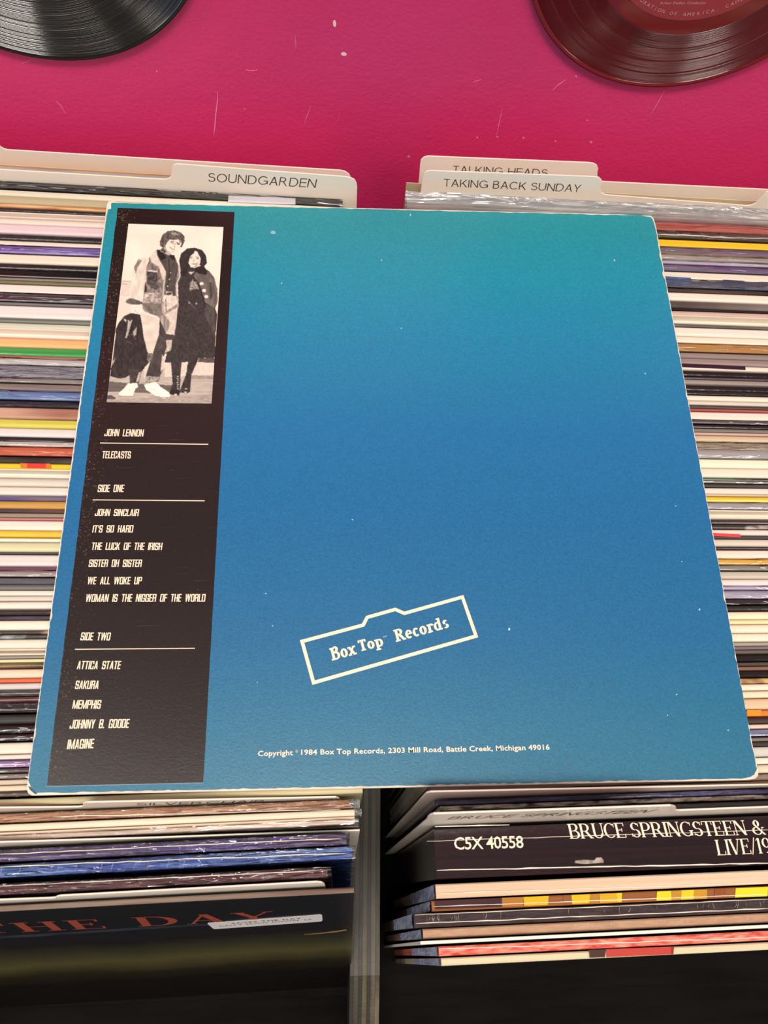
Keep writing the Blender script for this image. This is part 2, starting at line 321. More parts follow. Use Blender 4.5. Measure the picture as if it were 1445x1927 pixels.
# ================================================================ RACK
BLK = mat('0d0b0a',.8,'14110f',(14,90,90),bump=.25,bscale=160,spec=.08)
rack = empty('record_rack', Matrix.Translation(W((160,100,-950))))
tag(rack, 'black stained plywood record rack holding both rows of records', 'rack')
FZ = -312.
BR = Matrix.Rotation(RAD(1.15),4,'Z')
def rack_box(name, b, material, bev=.5, rot=False):
    o = box_obj(name, b, material, rack, bev); return o
rack_box('base_board', (-230,560,-129,350,FZ-16,FZ-.3), BLK)
rack_box('lower_board', (-230,560,-215,-129.6,FZ-22,FZ-9), BLK)
rack_box('back_board', (-230,560,351,363,FZ-16,-75), BLK)
rack_box('side_board', (-246,-230,-215,363,FZ-16,-150), BLK)
rack_box('side_board', (560,576,-215,363,FZ-16,-150), BLK)
rack_box('front_board', (-246,576,-231,-215,FZ-16,-215), BLK)
for x in (-236,566):
    for y in (-200,340): rack_box('leg', (x-18,x+18,y-18,y+18,-950,FZ-16), BLK)
# divider panel: seven visible plies, slightly uneven, turned 1.15 degrees like the rows
plies = [(137.0,139.3,'2c2822'),(139.3,142.2,'554c3e'),(142.2,144.6,'2b2721'),(144.6,147.5,'62583f'),(147.5,149.7,'302b24'),(149.7,152.6,'695f4c'),(152.6,155.3,'746954')]  # ply colours darkened for the shadow between the rows
div = empty('divider', Matrix.Translation(W((146,120,FZ)))); div.parent = rack; div.matrix_parent_inverse = MW['record_rack'].inverted(); MW[div.name] = Matrix.Translation(W((146,120,FZ)))
tn = math.tan(RAD(1.2))
for i,(a,b,h) in enumerate(plies):
    zt = -201 - (i%2)*.5
    prof = [(-200,FZ),(-200,-262),(-150,-222),(-100,zt),(345,zt+25),(345,FZ)]
    v=[]
    for xx in (a,b-.08):
        for (y,z) in prof: v.append((xx+(y+125)*tn, y, z))
    nP=len(prof); f=[tuple(range(nP-1,-1,-1)),tuple(range(nP,2*nP))]+[(k,(k+1)%nP,(k+1)%nP+nP,k+nP) for k in range(nP)]
    world_part('ply', v, f, mat(h,.55,'2c2721',(90,9,60),bump=.4,bscale=400,detail=5), div)

# ================================================================ RECORDS
def yaw_of(side, Y):
    pts = [(-70,.9),(-27,1.5 if side=='L' else .85),(0,.9),(91,-.38),(220,-1.6),(298,-1.6),(340,-2.6),(356,-3.0)] if side=='L' else [(-70,.8),(-15,.85),(91,-.3),(220,-1.4),(298,-1.6),(335,-2.3),(356,-2.5)]
    return RAD(np.interp(Y,[p[0] for p in pts],[p[1] for p in pts]))
def lean_of(side, Y):
    pts = [(-42,15),(-17,6),(0,4),(30,2.5),(360,2)] if side=='L' else [(-68,7.8),(-12,3.5),(30,2.5),(360,2)]
    return RAD(np.interp(Y,[p[0] for p in pts],[p[1] for p in pts]))
XREF = {'L':0.,'R':1445.}
EDGE = {'L':140.,'R':170.}      # inner end of each row at the front
def frame(side, Yref, Xref, xc, ztop, t=0):
    """matrix at the bottom back edge of a leaning, slightly yawed sheet; returns (M, h, yaw, lean)"""
    yaw, lean = yaw_of(side,Yref), lean_of(side,Yref)
    Yc = Yref + (xc-Xref)*math.tan(yaw)
    h = (ztop-(FZ+.4)-t*math.sin(lean))/math.cos(lean)
    up = np.array([-math.sin(yaw)*math.sin(lean), math.cos(yaw)*math.sin(lean), math.cos(lean)])
    top = np.array([xc,Yc,ztop]); bot = top - up*h
    M = Matrix.Translation(W(bot)) @ Matrix.Rotation(yaw,4,'Z') @ Matrix.Rotation(-lean,4,'X')
    return M, h, yaw, lean, top, up
def profile(t, h, kind):
    """cross-section in (y,z): back at y=0, front at y=-t"""
    r = min(t*.45,1.6)
    if kind=='o':
        w = min(.7,t*.28); d=4.
        return [(0,0),(0,h),(-w,h),(-w-.05,h-d),(-t+w+.05,h-d),(-t+w,h-.3),(-t,h-.3),(-t,0)]
    if kind=='b':
        return [(0,0),(0,h-.5),(-.5,h),(-t+.5,h),(-t,h-.5),(-t,0)]
    P=[(0,0)]
    for i in range(5): a=RAD(90*i/4); P.append((-r+r*math.cos(a), h-r*.7+r*.7*math.sin(a)))
    for i in range(5): a=RAD(90+90*i/4); P.append((-t+r+r*math.cos(a), h-r*.7+r*.7*math.sin(a)))
    P.append((-t,0)); return P
def slab(t, h, w, kind, seed, seg=14, zadd=0):
    prof = profile(t,h,kind); nP=len(prof); V=[];Fs=[]
    rs = random.Random(seed); ph=[rs.uniform(0,6) for _ in range(2)]
    for i in range(seg+1):
        x = -w/2 + w*i/seg
        for (y,z) in prof:
            dz = (math.sin(x*.03+ph[1])*.12-.12) if z>h*.5 else 0
            V.append((x*.001,y*.001,(z+dz)*.001))
    for i in range(seg):
        for k in range(nP):
            a=i*nP+k; b=i*nP+(k+1)%nP
            Fs.append((a,b,b+nP,a+nP))
    Fs += [tuple(range(nP-1,-1,-1)), tuple(seg*nP+k for k in range(nP))]
    return V, Fs
NREC = {'L':0,'R':0}
REC = {}
WIDTH = 313.
def end_at(side, px, Y, z=-3):      # X of the row's inner end at this Y when no pixel is given
    return EDGE[side] + (Y)*.0 if px is None else px
def adj(h):
    c=[int(h[i:i+2],16) for i in (0,2,4)]; g=sum(c)/3
    return ''.join('%02x'%int(max(0,min(255,(x*.9+g*.1)*.965))) for x in c)
def record(side, y0, y1, desc, hexc, hex2=None, flags='', xend=None, xref=None, ztop=-3.3, prev=None, key=None):
    xr = XREF[side] if xref is None else xref
    p0 = onz(xr,y0,ztop); p1 = onz(xr,y1,ztop)
    Y0 = p0[1]
    if prev is not None: Y0 = min(Y0, prev-.12)
    lean0, yaw0 = lean_of(side,Y0), yaw_of(side,Y0)
    up0 = np.array([-math.sin(yaw0)*math.sin(lean0), math.cos(yaw0)*math.sin(lean0), math.cos(lean0)])
    q1 = hit((xr,y1), (p0[0],Y0,ztop), up0)
    Y1 = min(q1[1], Y0-.45)
    E = EDGE[side] if xend is None else xend
    xc = E-WIDTH/2 if side=='L' else E+WIDTH/2
    t = (Y0-Y1-.15)/math.cos(lean0); t = max(.4, t-abs(yaw_of(side,Y0)-yaw_of(side,Y1))*170)
    M,h,yaw,lean,top,up = frame(side, Y0, p0[0], xc, ztop, t)
    kind = 'o' if 'o' in flags else ('b' if 'b' in flags else 's')
    V,Fs = slab(t,h,WIDTH,kind,NREC[side]*7+(3 if side=='L' else 11))
    rough = .15 if 'g' in flags else (.5 if 'm' in flags else .38)
    sc = (9,700,30)
    if 'k' in flags: sc = (160,900,160)
    if 'w' in flags: sc = (28,300,30)
    if 'c' in flags: sc = (10,30,10)
    if 'c' in flags and 'x' in flags: sc = (38,60,38)
    mt = mat(adj(hexc), rough, adj(hex2) if hex2 else None, sc, noise=.5, bump=.12 if 'm' in flags else (.1 if 'g' in flags else .2), bscale=260 if 'k' not in flags else 500, coat=.18 if 'g' in flags else 0, sharp='x' in flags)
    o = mesh_obj('record_sleeve' if 'B' not in flags else 'record_box', V, Fs, mt, M=None); place(o, M)
    if 'f' in flags or 'F' in flags or 'h' in flags:       # outer plastic sleeve, open at the top, standing a little proud
        e = 9. if 'F' in flags else (1.6 if ('h' in flags and (Y0<-2 or Y0>318)) else .35); th=.12
        d = WIDTH/2+1.6; S = random.Random(NREC[side])
        v=[];f=[];sg=26
        for i in range(sg+1):
            x=-d+2*d*i/sg; wv=math.sin(x*.05+S.random()*2)*.35*(e>3)+S.uniform(-.12,.12)*(1 if e>1 else .4)
            for (y,z) in ((.06,2),(.06,h+e+wv),(-t*.5,h+(e*.8 if e<3 else e-1.5)+.2+wv*.5),(-t-.06,h+e*.6-(.4 if e>3 else 0)+wv),(-t-.06,2)): v.append((x*.001,y*.001,z*.001))
        for i in range(sg):
            ks = (0,1,2,3) if e<3 else (0,1,2,3)
            for k in ks: a=i*5+k; f.append((a,a+1,a+6,a+5))
        f += [(0,1,2,3,4),(sg*5+4,sg*5+3,sg*5+2,sg*5+1,sg*5)]
        s = mesh_obj('plastic_sleeve', v, f, FILM_HAZY if 'F' in flags or 'H' in flags else (SHRINK if 'S' in flags else FILM), o)
        s['label']='clear plastic outer sleeve'
    NREC[side]+=1
    if 'k' in flags or 'p' in flags or 'W' in flags:                                     # worn pale flecks and edges along the spine
        rs=random.Random(NREC[side]*3+1); v=[];f=[]
        cnt = 34 if 'W' in flags else 12
        for i in range(cnt):
            x=rs.uniform(-WIDTH/2+4,WIDTH/2-4); yy=-rs.uniform(.15,.85)*t; ln=rs.uniform(.3,.9); wd=rs.uniform(.08,.22)
            k=len(v); sl=rs.uniform(-.4,.4)
            zz=h+.12
            v += [((x-wd)*.001,(yy-ln*.5)*.001,zz*.001),((x+wd)*.001,(yy-ln*.5)*.001,zz*.001),((x+wd+sl)*.001,(yy+ln*.5)*.001,zz*.001),((x-wd+sl)*.001,(yy+ln*.5)*.001,zz*.001)]
            f.append((k,k+1,k+2,k+3))
        if False: mesh_obj('worn_fleck', v, f, CH, o)
    REC[(side,key or desc)] = (o,M,h,t,top,up,Y1,desc)
    Y1 = Y1 + t*math.sin(lean0)*math.tan(lean0)
    ORDER.append((side,desc,o))
    return Y1
ORDER=[]
def rows(side, text, prev=None):
    for ln in text.strip().splitlines():
        a = [q.strip() for q in ln.split('|')]
        y0,y1 = map(float,a[0].split()); cols = a[2].split(); fl = a[3] if len(a)>3 else ''
        xe = float(a[4]) if len(a)>4 and a[4] else None
        prev = record(side,y0,y1,a[1],cols[0],cols[1] if len(cols)>1 else None,fl,xend=xe,prev=prev)
    return prev
CARD = mat('efe2d4',.42,'ebdccd',(6,6,6),coat=.15)
def card(side, Yref_px, outline, label, xw=None, ztop=-3.3, thick=.7, name='section_card'):
    """divider card: front face on a leaning plane whose top passes through pixel Yref_px at z=-3; outline given along its top in pixels"""
    p = onz(Yref_px[0],Yref_px[1],ztop); xc = {'L':EDGE['L']-158,'R':EDGE['R']+158}[side]
    M,h,yaw,lean,top,up = frame(side,p[1]+thick+.85,p[0],xc,ztop)
    n = np.array([math.sin(yaw)*math.cos(lean)*1., -math.cos(yaw)*math.cos(lean), math.sin(lean)])
    R3 = np.array(M.to_3x3()); o0 = np.array([M.translation.x*1000, M.translation.y*1000, (M.translation.z-ZB)*1000])
    nf = R3 @ np.array([0,-1,0.]); P0 = o0 + nf*thick
    pts=[]
    for q in outline:
        if len(q)==3: pts.append((q[0],h+q[1])); continue
        w_ = hit(q,P0,nf); l_ = R3.T @ (w_-o0); pts.append((l_[0],l_[2]))
    if side=='L': pts = [(-165,pts[0][1])] + pts + [(pts[-1][0]-.3,0),(-165,0)] if outline[0][0]<=0 else pts
    else: pts = [(pts[0][0]+.3,0)] + pts + [(160,pts[-1][1]),(160,0)]
    V,Fs = extrude_poly(pts,0,-thick)
    o = mesh_obj(name,V,Fs,CARD); place(o,M); bevel(o,.00012,1)
    tag(o,label,'divider card','section cards standing between the records')
    return o, P0, nf
# ---- left row, back to front
LP = rows('L','''
301 306|thin orange|f0b477 e9a566|m
306 319|mottled grey|aaa097 8f857d|w''', prev=onz(0,301)[1]+.3)
LP = rows('L','''
341 354|glossy black|1d1a1c 2b282b|gf|132
354.5 366|cream|e6dcc6 d9cdb4|m
366 381|olive tan|b3a27a c2b38c|m
381 388|yellow and orange|f1c88a c8692f|wm
388 397|worn black|211d1e 3b3535|gw
397 408|pale ivory|efdccb f3e4d4|o
408 419|cream edged|ebd8c8 e6d0c4|m
419 437|pinkish white|e9d6d3 dfbfca|mc
437.5 450|charcoal black|252021 3a3434|gk
450.5 460|ivory|ecdcc6 d8ccb6|m
460 475|purple|6a4db4 8f78c0|gfw
475.5 492|warm cream|f1dec8 eed9c4|m
493 505|glossy black ribbed|1b1817 302c2b|gk
505 520|thick black|141213 1d1a1a|g
520.5 525.5|brown mauve|8c766e 7a675f|m
525.5 532|olive green|5f5d3b 77724e|m
532.5 549|bright white|ece2da e4d8ce|m
549.5 566|dark aubergine|2c222b 443a44|gf
566.5 572|slate grey|5a5353 777070|m
572.5 595|wide white|eedfd4 dcd9dc|m
595.5 605|grey green|77796d 5d6057|m
605.5 616|pale sage|d5d6c0 c6c6ae|m
616.5 633|peachy cream|f2ddcb f5e3d3|o
633.5 650|orange|f2ab66 f6bd7d|m
650.5 667|bright green|349245 43a653|g
667 671.5|thin red|c95a44 b94a3a|m
671.5 685|silver grey|d3cdcb c0bab8|f
685 709|blue grey|8a8ca0 9c9aa5|Sf
709.5 719|warm grey|a39a92 8f867f|mh
719.5 733|brownish grey|8b7a72 6f615c|mw
733.5 751|denim blue|5f7db8 7190c4|f
751.5 764|ribbed black|1f1a1f 3b343b|gk
764.5 786|russet brown|96593f e3b49c|mc
786.5 803|lime yellow|ccc23c dccf58|m
803.5 820|cool white|e9ddda ddd2d0|m
820.5 828|narrow black|1b1a1c 252326|g
828.5 839|light grey|b8b1ae d3cbc6|f
839.5 857|orange and red|e8814f d85a3d|gcf
857.5 870|speckled black|2b2625 5a514c|gw
870.5 881|yellow and red|f0d01f e9c820|g
881.5 898|eggshell|ece3d2 e2d8c6|o
898.5 914|grey cream|ddd4c4 cfc6b6|m
914.5 930.5|white board|eadfd0 e6d6c6|m
931 941|indigo and gold|463f8c 7a6a78|gw
941 956|golden|d5a146 c48e3d|m
956.5 964|navy|34314f 6d4a48|gw
964.5 973|khaki brown|9c8c72 8b7b62|m
973 978|thin rose|b4646c c47a7c|m
978.5 997|chalk white|f0e4d3 e9dbc9|m
997.5 1010|egg yolk yellow|f0cf2f e9bd2a|mw
1012 1019|plain white|ece6d8 e3dccd|m
1019 1038|straw yellow|ded9a8 d0cb9c|m
1038.5 1042.5|thin charcoal|34302c 4b4640|m
1042.5 1065|rose white|e8dbd6 dcccc6|m
1065.5 1073|plum|6b4655 8b6a74|gw
1073.5 1086|mauve grey|b6a3a0 8f8080|f
1086.5 1099|dark slate|53525a 6e6c72|gw
1099.5 1110|steel grey|74716f 625f5d|m
1110.5 1121|off white|e9decf ded2c4|m
1121 1131|ecru|e0d5c6 d5c9ba|m
1132 1146|milk white|efe4d4 e6dacb|m
1147 1158|espresso brown|3a2d2a 4d3f3b|g
1158.5 1166.5|violet black|332a38 5a4f5d|gw
1167 1186|buttermilk|efe1cb f3e7d3|m
1186.5 1194|brown and pink patterned|4b4039 d9a48f|gcx
1194.5 1202|blue and white patterned|a8b6b8 4b4a48|gcx
1202.5 1221|vanilla|efe2cc e8dac5|m
1221.5 1234|parchment|e9dac4 e0d0ba|o
1234.5 1240|thin mauve|a5968e 8f807a|m
1240.5 1247|pale lemon|e4dfa6 d8d297|m
1247.5 1258|black and gold|2c2622 8f6f45|gw
1259 1276.5|peach|f2d3b8 eecbb0|m
1277 1285|vermilion|ea6a3e e2572f|m
1285.5 1298|whitish grey|dcd2cf d1c7c4|m
1298.5 1311|textured charcoal|36302f 5b5453|gk
1311.5 1322.5|maroon|4a2a2b 6b4444|gk
1323.5 1343|black plastic wrapped|262223 3f3a3a|gfS
1344.5 1364|matt black|211d1c 332e2d|m
1366 1381.5|coal black|1c1a19 2a2726|gf
1383 1396|dark plum|2b1d28 3d2c38|gf
1397.5 1420|large cream|f0e0cc ead8c4|m
1420.5 1430|snowy white|ebe0d8 ded2cb|m
1431.5 1446|lilac|a783b8 9b78ac|gf
1446.5 1456|graphite|4e4746 665e5c|gf
1457 1467|taupe|8f8177 a59589|f
1467.5 1478|beige|d9c9b2 cbbaa4|m
1478.5 1490|sand|dcc7a6 e5d4b6|m
1490.5 1501|umber|4a4038 6b5f54|gf
1504 1520|pale olive yellow|cfc28c b9a98a|mc|141''', prev=LP)  # russet brown: second tone is a painted pink highlight
# ---- left row, the leaning front records
LP = rows('L','''
1532 1550.5|copper brown in crinkled wrap|bb835e c8916c|gfS|135.5
1551.5 1566|thick cream|f0d9bf edd4ba|m|137.5
1566.5 1572|narrow ivory|ecd5b4 e2c9a8|m|137.5
1572.5 1584|dusty rose cream|dcc0ae d2b4a3|h|137.5''', prev=min(LP,onz(0,1531,-3.3)[1]))
LP = rows('L','''
1600 1625|deep purple|5a4a90 4a2c50|gfwS|133.8
1628 1654|cobalt blue|2f4fb0 5a84c8|gfwS|136.2
1664 1686|dark maroon|5c3138 7b4f50|gfwS|126''', prev=min(LP,onz(0,1594,-3.3)[1]))
LP = rows('L','''
1704 1716|black front cover facing out|1b1a1e 221f22|gb|137.0''', prev=min(LP,onz(0,1700,-3.3)[1]))
# ---- right row, back to front
XREF['R']=1445.
RP = rows('R','''
371 377.5|thin buff|dcc9a4 cdb88f|m|171''', prev=onz(1445,371)[1]+.3)
RP = rows('R','''
401.5 414|pale tan|c9b9a4 b6a692|m|172
414.5 425|marbled white|e2cfc6 8f7f78|FkwH|171
425.5 442.5|brick red|bd4f41 c96a5c|gf|172
443 456|dark walnut in wavy film|4c3a30 6b564a|ghS|172
457 471|bright yellow|f6c416 f8cf35|g|171
472 484|dusky violet|86736f 7b5f93|f|172
484.5 495|greige|b4a899 a69a8c|fm|171
495.5 503.5|pale lavender|c6bfd2 b5aec4|fm|172
504 516|grey and purple|7c7488 6f4a9c|gwf|171
516.5 531|almond cream|ece0cb e2d6c2|m|171
531.5 547|midnight blue|1f2f4c 5f7489|gfwS|172
547.5 554.5|scuffed black|211a1b 54423c|gw|171
555 570|chalky white|f1e6d3 e8dcc9|m|171
570.5 584|smoke grey|7f786f 2a2423|gc|172
584 589.5|thin jet black|151213 1d191a|g|171
590 598|dusty pink|cdab9a c29f8f|m|171
598.5 614|soft cream|f0e3cf e4d7c3|o|171
614.5 619.5|grey lined|6e675e 47423c|mw|171
620 636|bone white|f1e4d2 ebdecc|m|171
636.5 650|light ivory|f2e6cf ecdfc9|m|171
650.5 666|amber and brown|a46a35 e3ae5a|gcf|172
666.5 677|mauve taupe|9c8a85 877672|m|171
677.5 690|dusty mauve|8e7a75 9f8b84|m|171
690.5 699.5|black cherry and white|f0e0cf e6d6c4|m|171
700 712|inky black|151114 1f1a1f|g|171
712.5 717|thin graphite|3a3335 5a5255|g|172
717.5 726|stone grey|a69a90 8d8178|m|171
726.5 739|soot black|12100f 1d1a19|g|171
739.5 746|scratched black|1f1b1b 3a3434|gW|172
746.5 756|ivory board|efe2cd e7d9c4|m|171
756 764|creamy grey|ddd0bd cfc2b0|m|171
764.5 771|dark chocolate|3e2f2b 4f3f3a|m|171
771.5 776|thin crimson|b25049 a5443e|m|171
776.5 792|full cream|f1e3d1 eadbc8|m|171
792.5 800|gunmetal|514a4b 655d5d|gf|172
800.5 808|pitch black|1d1817 2b2523|g|171
808.5 815|ash grey|6a625b 7f776f|m|171
815.5 820.5|blush|d2ae9b c6a18e|m|171
821 833|light tan|cdb9a2 d9b987|m|171
833.5 849|grey brown crinkled film|a5937c b7a88f|fSw|172
849.5 864|cloudy film wrapped|9e9186 88807a|hSH|173
864.5 881|brilliant cream|faf0cf f3e8cb|m|171
881.5 899|pale cream|f3e4d0 ecdcc7|m|171
899.5 905.5|black and green|231f1c 3c6b41|gcx|171
906 911|silver|a8a29a 8f8982|f|172
911.5 918|dull charcoal|3e3936 55504b|m|171
918.5 930|warm white|eee0d2 e4d5c6|m|171
930.5 934.5|thin apricot|dcbb9b d2af8f|m|171
935 945.5|canary yellow|eec81c f2d443|g|171
946 960|lavender grey|b9b2b3 a9a2a6|f|172
960.5 977|clean cream|eee2cf e2d5c2|o|171
978 987|brown black|332725 463835|g|171
987.5 996|torn black and white|d8cbbc 3e3835|gcx|171
996.5 1007|pink tinged white|efdacf e8d1c6|m|171
1007.5 1014|red and charcoal|443c38 3a3330|m|171
1014.5 1028|oatmeal|e3d4c2 cdbfae|m|171
1028.5 1034|thin mahogany|3a2625 4f3836|g|171
1034.5 1051|smooth white|efe2d4 ddd0c1|m|171
1051.5 1063|marigold|f0bb46 e6a94c|gh|171
1063.5 1074|dove grey|8e877e a19a90|mf|172
1074.5 1089|putty|bdb19c cdc1ac|m|171
1089.5 1102|blush cream|ecd9cf e2cdc4|m|171
1102.5 1110|violet edged|c7bad6 9384bb|f|171
1110.5 1127|lilac grey|b3a9c0 a197ad|fh|172
1127.5 1138|shiny black|1a1617 2d2828|gf|171
1138.5 1149|brownish black|241c1b 3a302d|g|171
1150 1165|butter cream|f7e6c3 f3dfba|m|171
1165.5 1174|lemon cream|f6e0a9 f0d99f|m|171
1174.5 1190.5|sunlit cream|f4e4cc efdcc2|m|171
1191 1207|ivory white|f5e8cf efe0c5|m|171
1208 1215|thin stone|b5aa9a 9c9183|m|171
1215.5 1222|grey plum|6f5f63 8b7d7f|gw|172
1222.5 1230|earth grey|695d53 544a42|m|171
1231 1245|velvet black|16120f 221c19|g|171
1245.5 1253|cocoa|4b3d37 5d4f48|g|172
1253.5 1261|chestnut|8d6a54 745442|m|171
1261.5 1275|dense black|17110f 241b18|g|171
1275.5 1286|red and gold|7b3330 d7b46b|gcx|171
1286.5 1299|light cream|f3e2cb ecd9c1|m|171
1299.5 1313|honey cream|f1ddbb ebd5b2|m|171
1314 1335|sandy peach|e6c49d dfba91|m|171
1335.5 1348|fiery orange|dc4a28 f29a35|gc|171
1348.5 1362|bitter brown|3f2c2a 543e3b|g|171
1362.5 1371|linen|e6d3bc dac6ae|m|171
1372 1386|periwinkle and navy|a9a9cf 2e3554|gf|172
1387 1395|brown grey|74655c 8a7a70|m|171
1395.5 1404|blackish grey|39332f 4c4540|g|171
1404.5 1424|pale green grey|d4d2c4 cac7b8|m|171
1425 1438|bright ivory|efe7d2 e8dfc9|m|171
1438.5 1455|eggnog|e5d9bf dccfb5|m|171
1456 1469|weathered brown|8f7c6a 75655a|mw|171
1469.5 1476|brown paper|b99a74 a98a66|m|171''', prev=RP)
RP = rows('R','''
1484.5 1494|blue violet|3f3a78 6a64a0|gfwS|173.5
1494.5 1504|rope textured cream|d8c9b4 3d3436|gkS|174.5
1507 1518|dark grey|5a524c 34302d|gf|174''', prev=min(RP,onz(1445,1484,-3.3)[1]))
RP = rows('R','''
1535 1628|thick black boxed set|2a1018 1c0d12|gbB|171.2''', prev=min(RP,onz(1445,1531,-3.3)[1]))
RP = rows('R','''
1637 1664|pale peach|eac6a8 e4bb9a|gb|171
1667 1687|yellow and rust patterned|a8642e 94562c|gb|169
1689 1716|cracked black|33262a 493a3c|gbkW|161.5
1718 1737|flesh pink|c99f80 b98c6d|gbkS|165''', prev=RP)
RP = rows('R','''
1751.5 1770|bright red cloth textured|dc3a30 f2a088|gbk|171.2
1773 1788|cream and red striped|e4d2ad dccaa4|gb|172''', prev=min(RP,onz(1445,1750.5,-3.3)[1]))
# ---- labels: each record is told by its colour and its two neighbours
cats = {}
for side in 'LR':
    L = [(d,o) for s,d,o in ORDER if s==side]
    for i,(d,o) in enumerate(L):
        row = 'left row' if side=='L' else 'right row'
        what = 'spine' if 'cover' not in d else 'record'
        if o.name.startswith('record_box'): lab = 'thick black and dark red boxed set lying edge up in the right row, cream lettering'
        elif 'front cover' in d: lab = 'foremost black record of the left row, cover with rust red lettering and sticker'
        else:
            a = L[i-1][0] if i else 'back'; b = L[i+1][0] if i+1<len(L) else 'front'
            sh = lambda s: s.split(' in ')[0].split(' and ')[0].split(' front cover')[0]
            d2 = d.split(' in ')[0]
            if i==0: lab = f'{d} record sleeve spine at the very back of the {row}'
            elif i==len(L)-1: lab = f'{d} record sleeve spine, the foremost of the {row}'
            else: lab = f'{d2} spine in the {row}, between {sh(a)} and {sh(b)}'
        tag(o, lab, 'record box' if o.name.startswith('record_box') else 'record', 'records filed in the '+row)

# ---- section cards
A_,PA,nA = card('L',(0,301),[(-160,262),(-8,271),(-2,273),(2,277),(8,280.5),(15,282),(640,320.5),(650,323),(657,328),(661,336)], 'rearmost white section card of the left row, plain, against the magenta wall')
B_,PB,nB = card('L',(0,341),[(-5,318.7),(308,337.5),(316,336.5),(321,333),(323,327),(323.5,317),(326,311),(333,308.5),(650,332.5),(660,334.5),(667,338),(671,345),(672,353)], 'white section card with lettered tab at back left, above the album photograph')
C_,PC,nC = card('R',(1445,371),[(789,330),(790.5,308),(792,301),(797,296),(805,293.8),(1108,306),(1117,307.5),(1123,311),(1125.5,317),(1124,326),(1124,334),(1128,339),(1134,341.8),(1445,356.7)], 'tallest white section card at back of right row, its lettering half hidden')
D_,PD,nD = card('R',(1445,400),[(793,350),(795,334),(798,326.5),(802,322.5),(809,321),(1118,332.5),(1127,334),(1132,339),(1133,345),(1129,352),(1129,358),(1132,363.5),(1139,366.6),(1405,387),(1414,386),(1422,382),(1432,372),(1441,362),(1450,358)], 'white section card in right row with fully readable slanted lettering, behind hazy film')
E_,PE,nE = card('L',(0,1530.5),[(-5,1521),(146,1519.3),(154,1518.6),(157,1516.5),(156,1513.8),(158,1511.8),(164,1510.6),(632,1500.8),(638,1502.5),(640.5,1506)], 'white lettered section card in the left row just below the blue album')
F_,PF,nF = card('L',(0,1594),[(-5,1586),(300,1577),(677,1563.5)], 'plain white section card just behind the deep purple spine')
G_,PG,nG = card('L',(0,1700),[(-5,1694.5),(96,1690.8),(104,1690),(107,1688),(113,1686.6),(596,1660.5),(606,1661.5),(610,1664),(612,1668)], 'white section card with blank tab just behind the foremost black record')
H_,PH,nH = card('R',(1445,1531),[(803.5,1543),(805,1538),(809,1534.5),(816,1532.4),(1262,1516.8),(1269,1518.2),(1272,1520.5),(1270,1523),(1272,1525.3),(1278,1526),(1445,1519.7)], 'white section card with slanted lettering directly behind the black boxed set')
I_,PI_,nI = card('R',(1445,1484),[(800,1495),(803,1492.5),(810,1491),(1445,1477.5)], 'plain white section card just in front of the album in right row')
J_,PJ,nJ = card('R',(1445,1750.5),[(-164.5,0,0),(-164.5,4,0),(150,4,0)], 'plain white section card directly behind the bright red spine',thick=1.2)
lettering('card_lettering', THIN.text('SOUNDGARDEN',.12), 1, (391.7,341.5),(593.5,353.2),PB,nB,INKG,B_,top=(392.6,325.3))
lettering('card_lettering', THIN.text('TAKING BACK SUNDAY',.12), 1, (834.5,350.6),(1091,361.3),PD,nD,INKG,D_,top=(830.8,336.3),shear=.22)
lettering('card_lettering', THIN.text('TALKING HEADS',.12), 1, (851.5,325.2),(1029,332.2),PC,nC,INKG,C_,top=(848,311.4),shear=.22)
lettering('card_lettering', THIN.text('SILVERCHAIR',.12), 1, (256.6,1515.4),(497,1509.2),PE,nE,INKG,E_,top=(258,1511.4))
lettering('card_lettering', THIN.text('BRUCE SPRINGSTEEN',.12), 1, (841,1542),(1212,1529.2),PH,nH,INKG,H_,top=(846,1536.6),shear=.2)
# ---- lettering on the boxed set, the front record and its sticker
bx = [v for k,v in REC.items() if 'boxed set' in k[1]][0]
Pz = tuple(bx[4]); up_z = tuple(bx[5])
bo = bx[0]
lettering('spine_lettering', sans('C5X 40558',.006,.92), CAPH, (855,1598.7),(985.5,1595.4),Pz,up_z,INK,bo,top=(853.6,1576.2),lift=.02)
lettering('spine_lettering', ROMAN.text('BRUCE SPRINGSTEEN &',.005), 1, (1072.5,1578.4),(1441.5,1570.5),Pz,up_z,INK,bo,top=(1066.5,1550.7),lift=.02)
lettering('spine_lettering', ROMAN.text('LIVE/19',.005), 1, (1350,1609.6),(1453,1605),Pz,up_z,INK,bo,top=(1344,1580.7),lift=.02)
fr = [v for k,v in REC.items() if 'front cover' in k[1]][0]
fo, fM, fh, ft = fr[:4]
R3 = np.array(fM.to_3x3()); fo0 = np.array([fM.translation.x*1000,fM.translation.y*1000,(fM.translation.z-ZB)*1000])
nf = R3 @ np.array([0,-1,0.]); PF0 = fo0 + nf*ft
RUST = mat('94402f',.45)
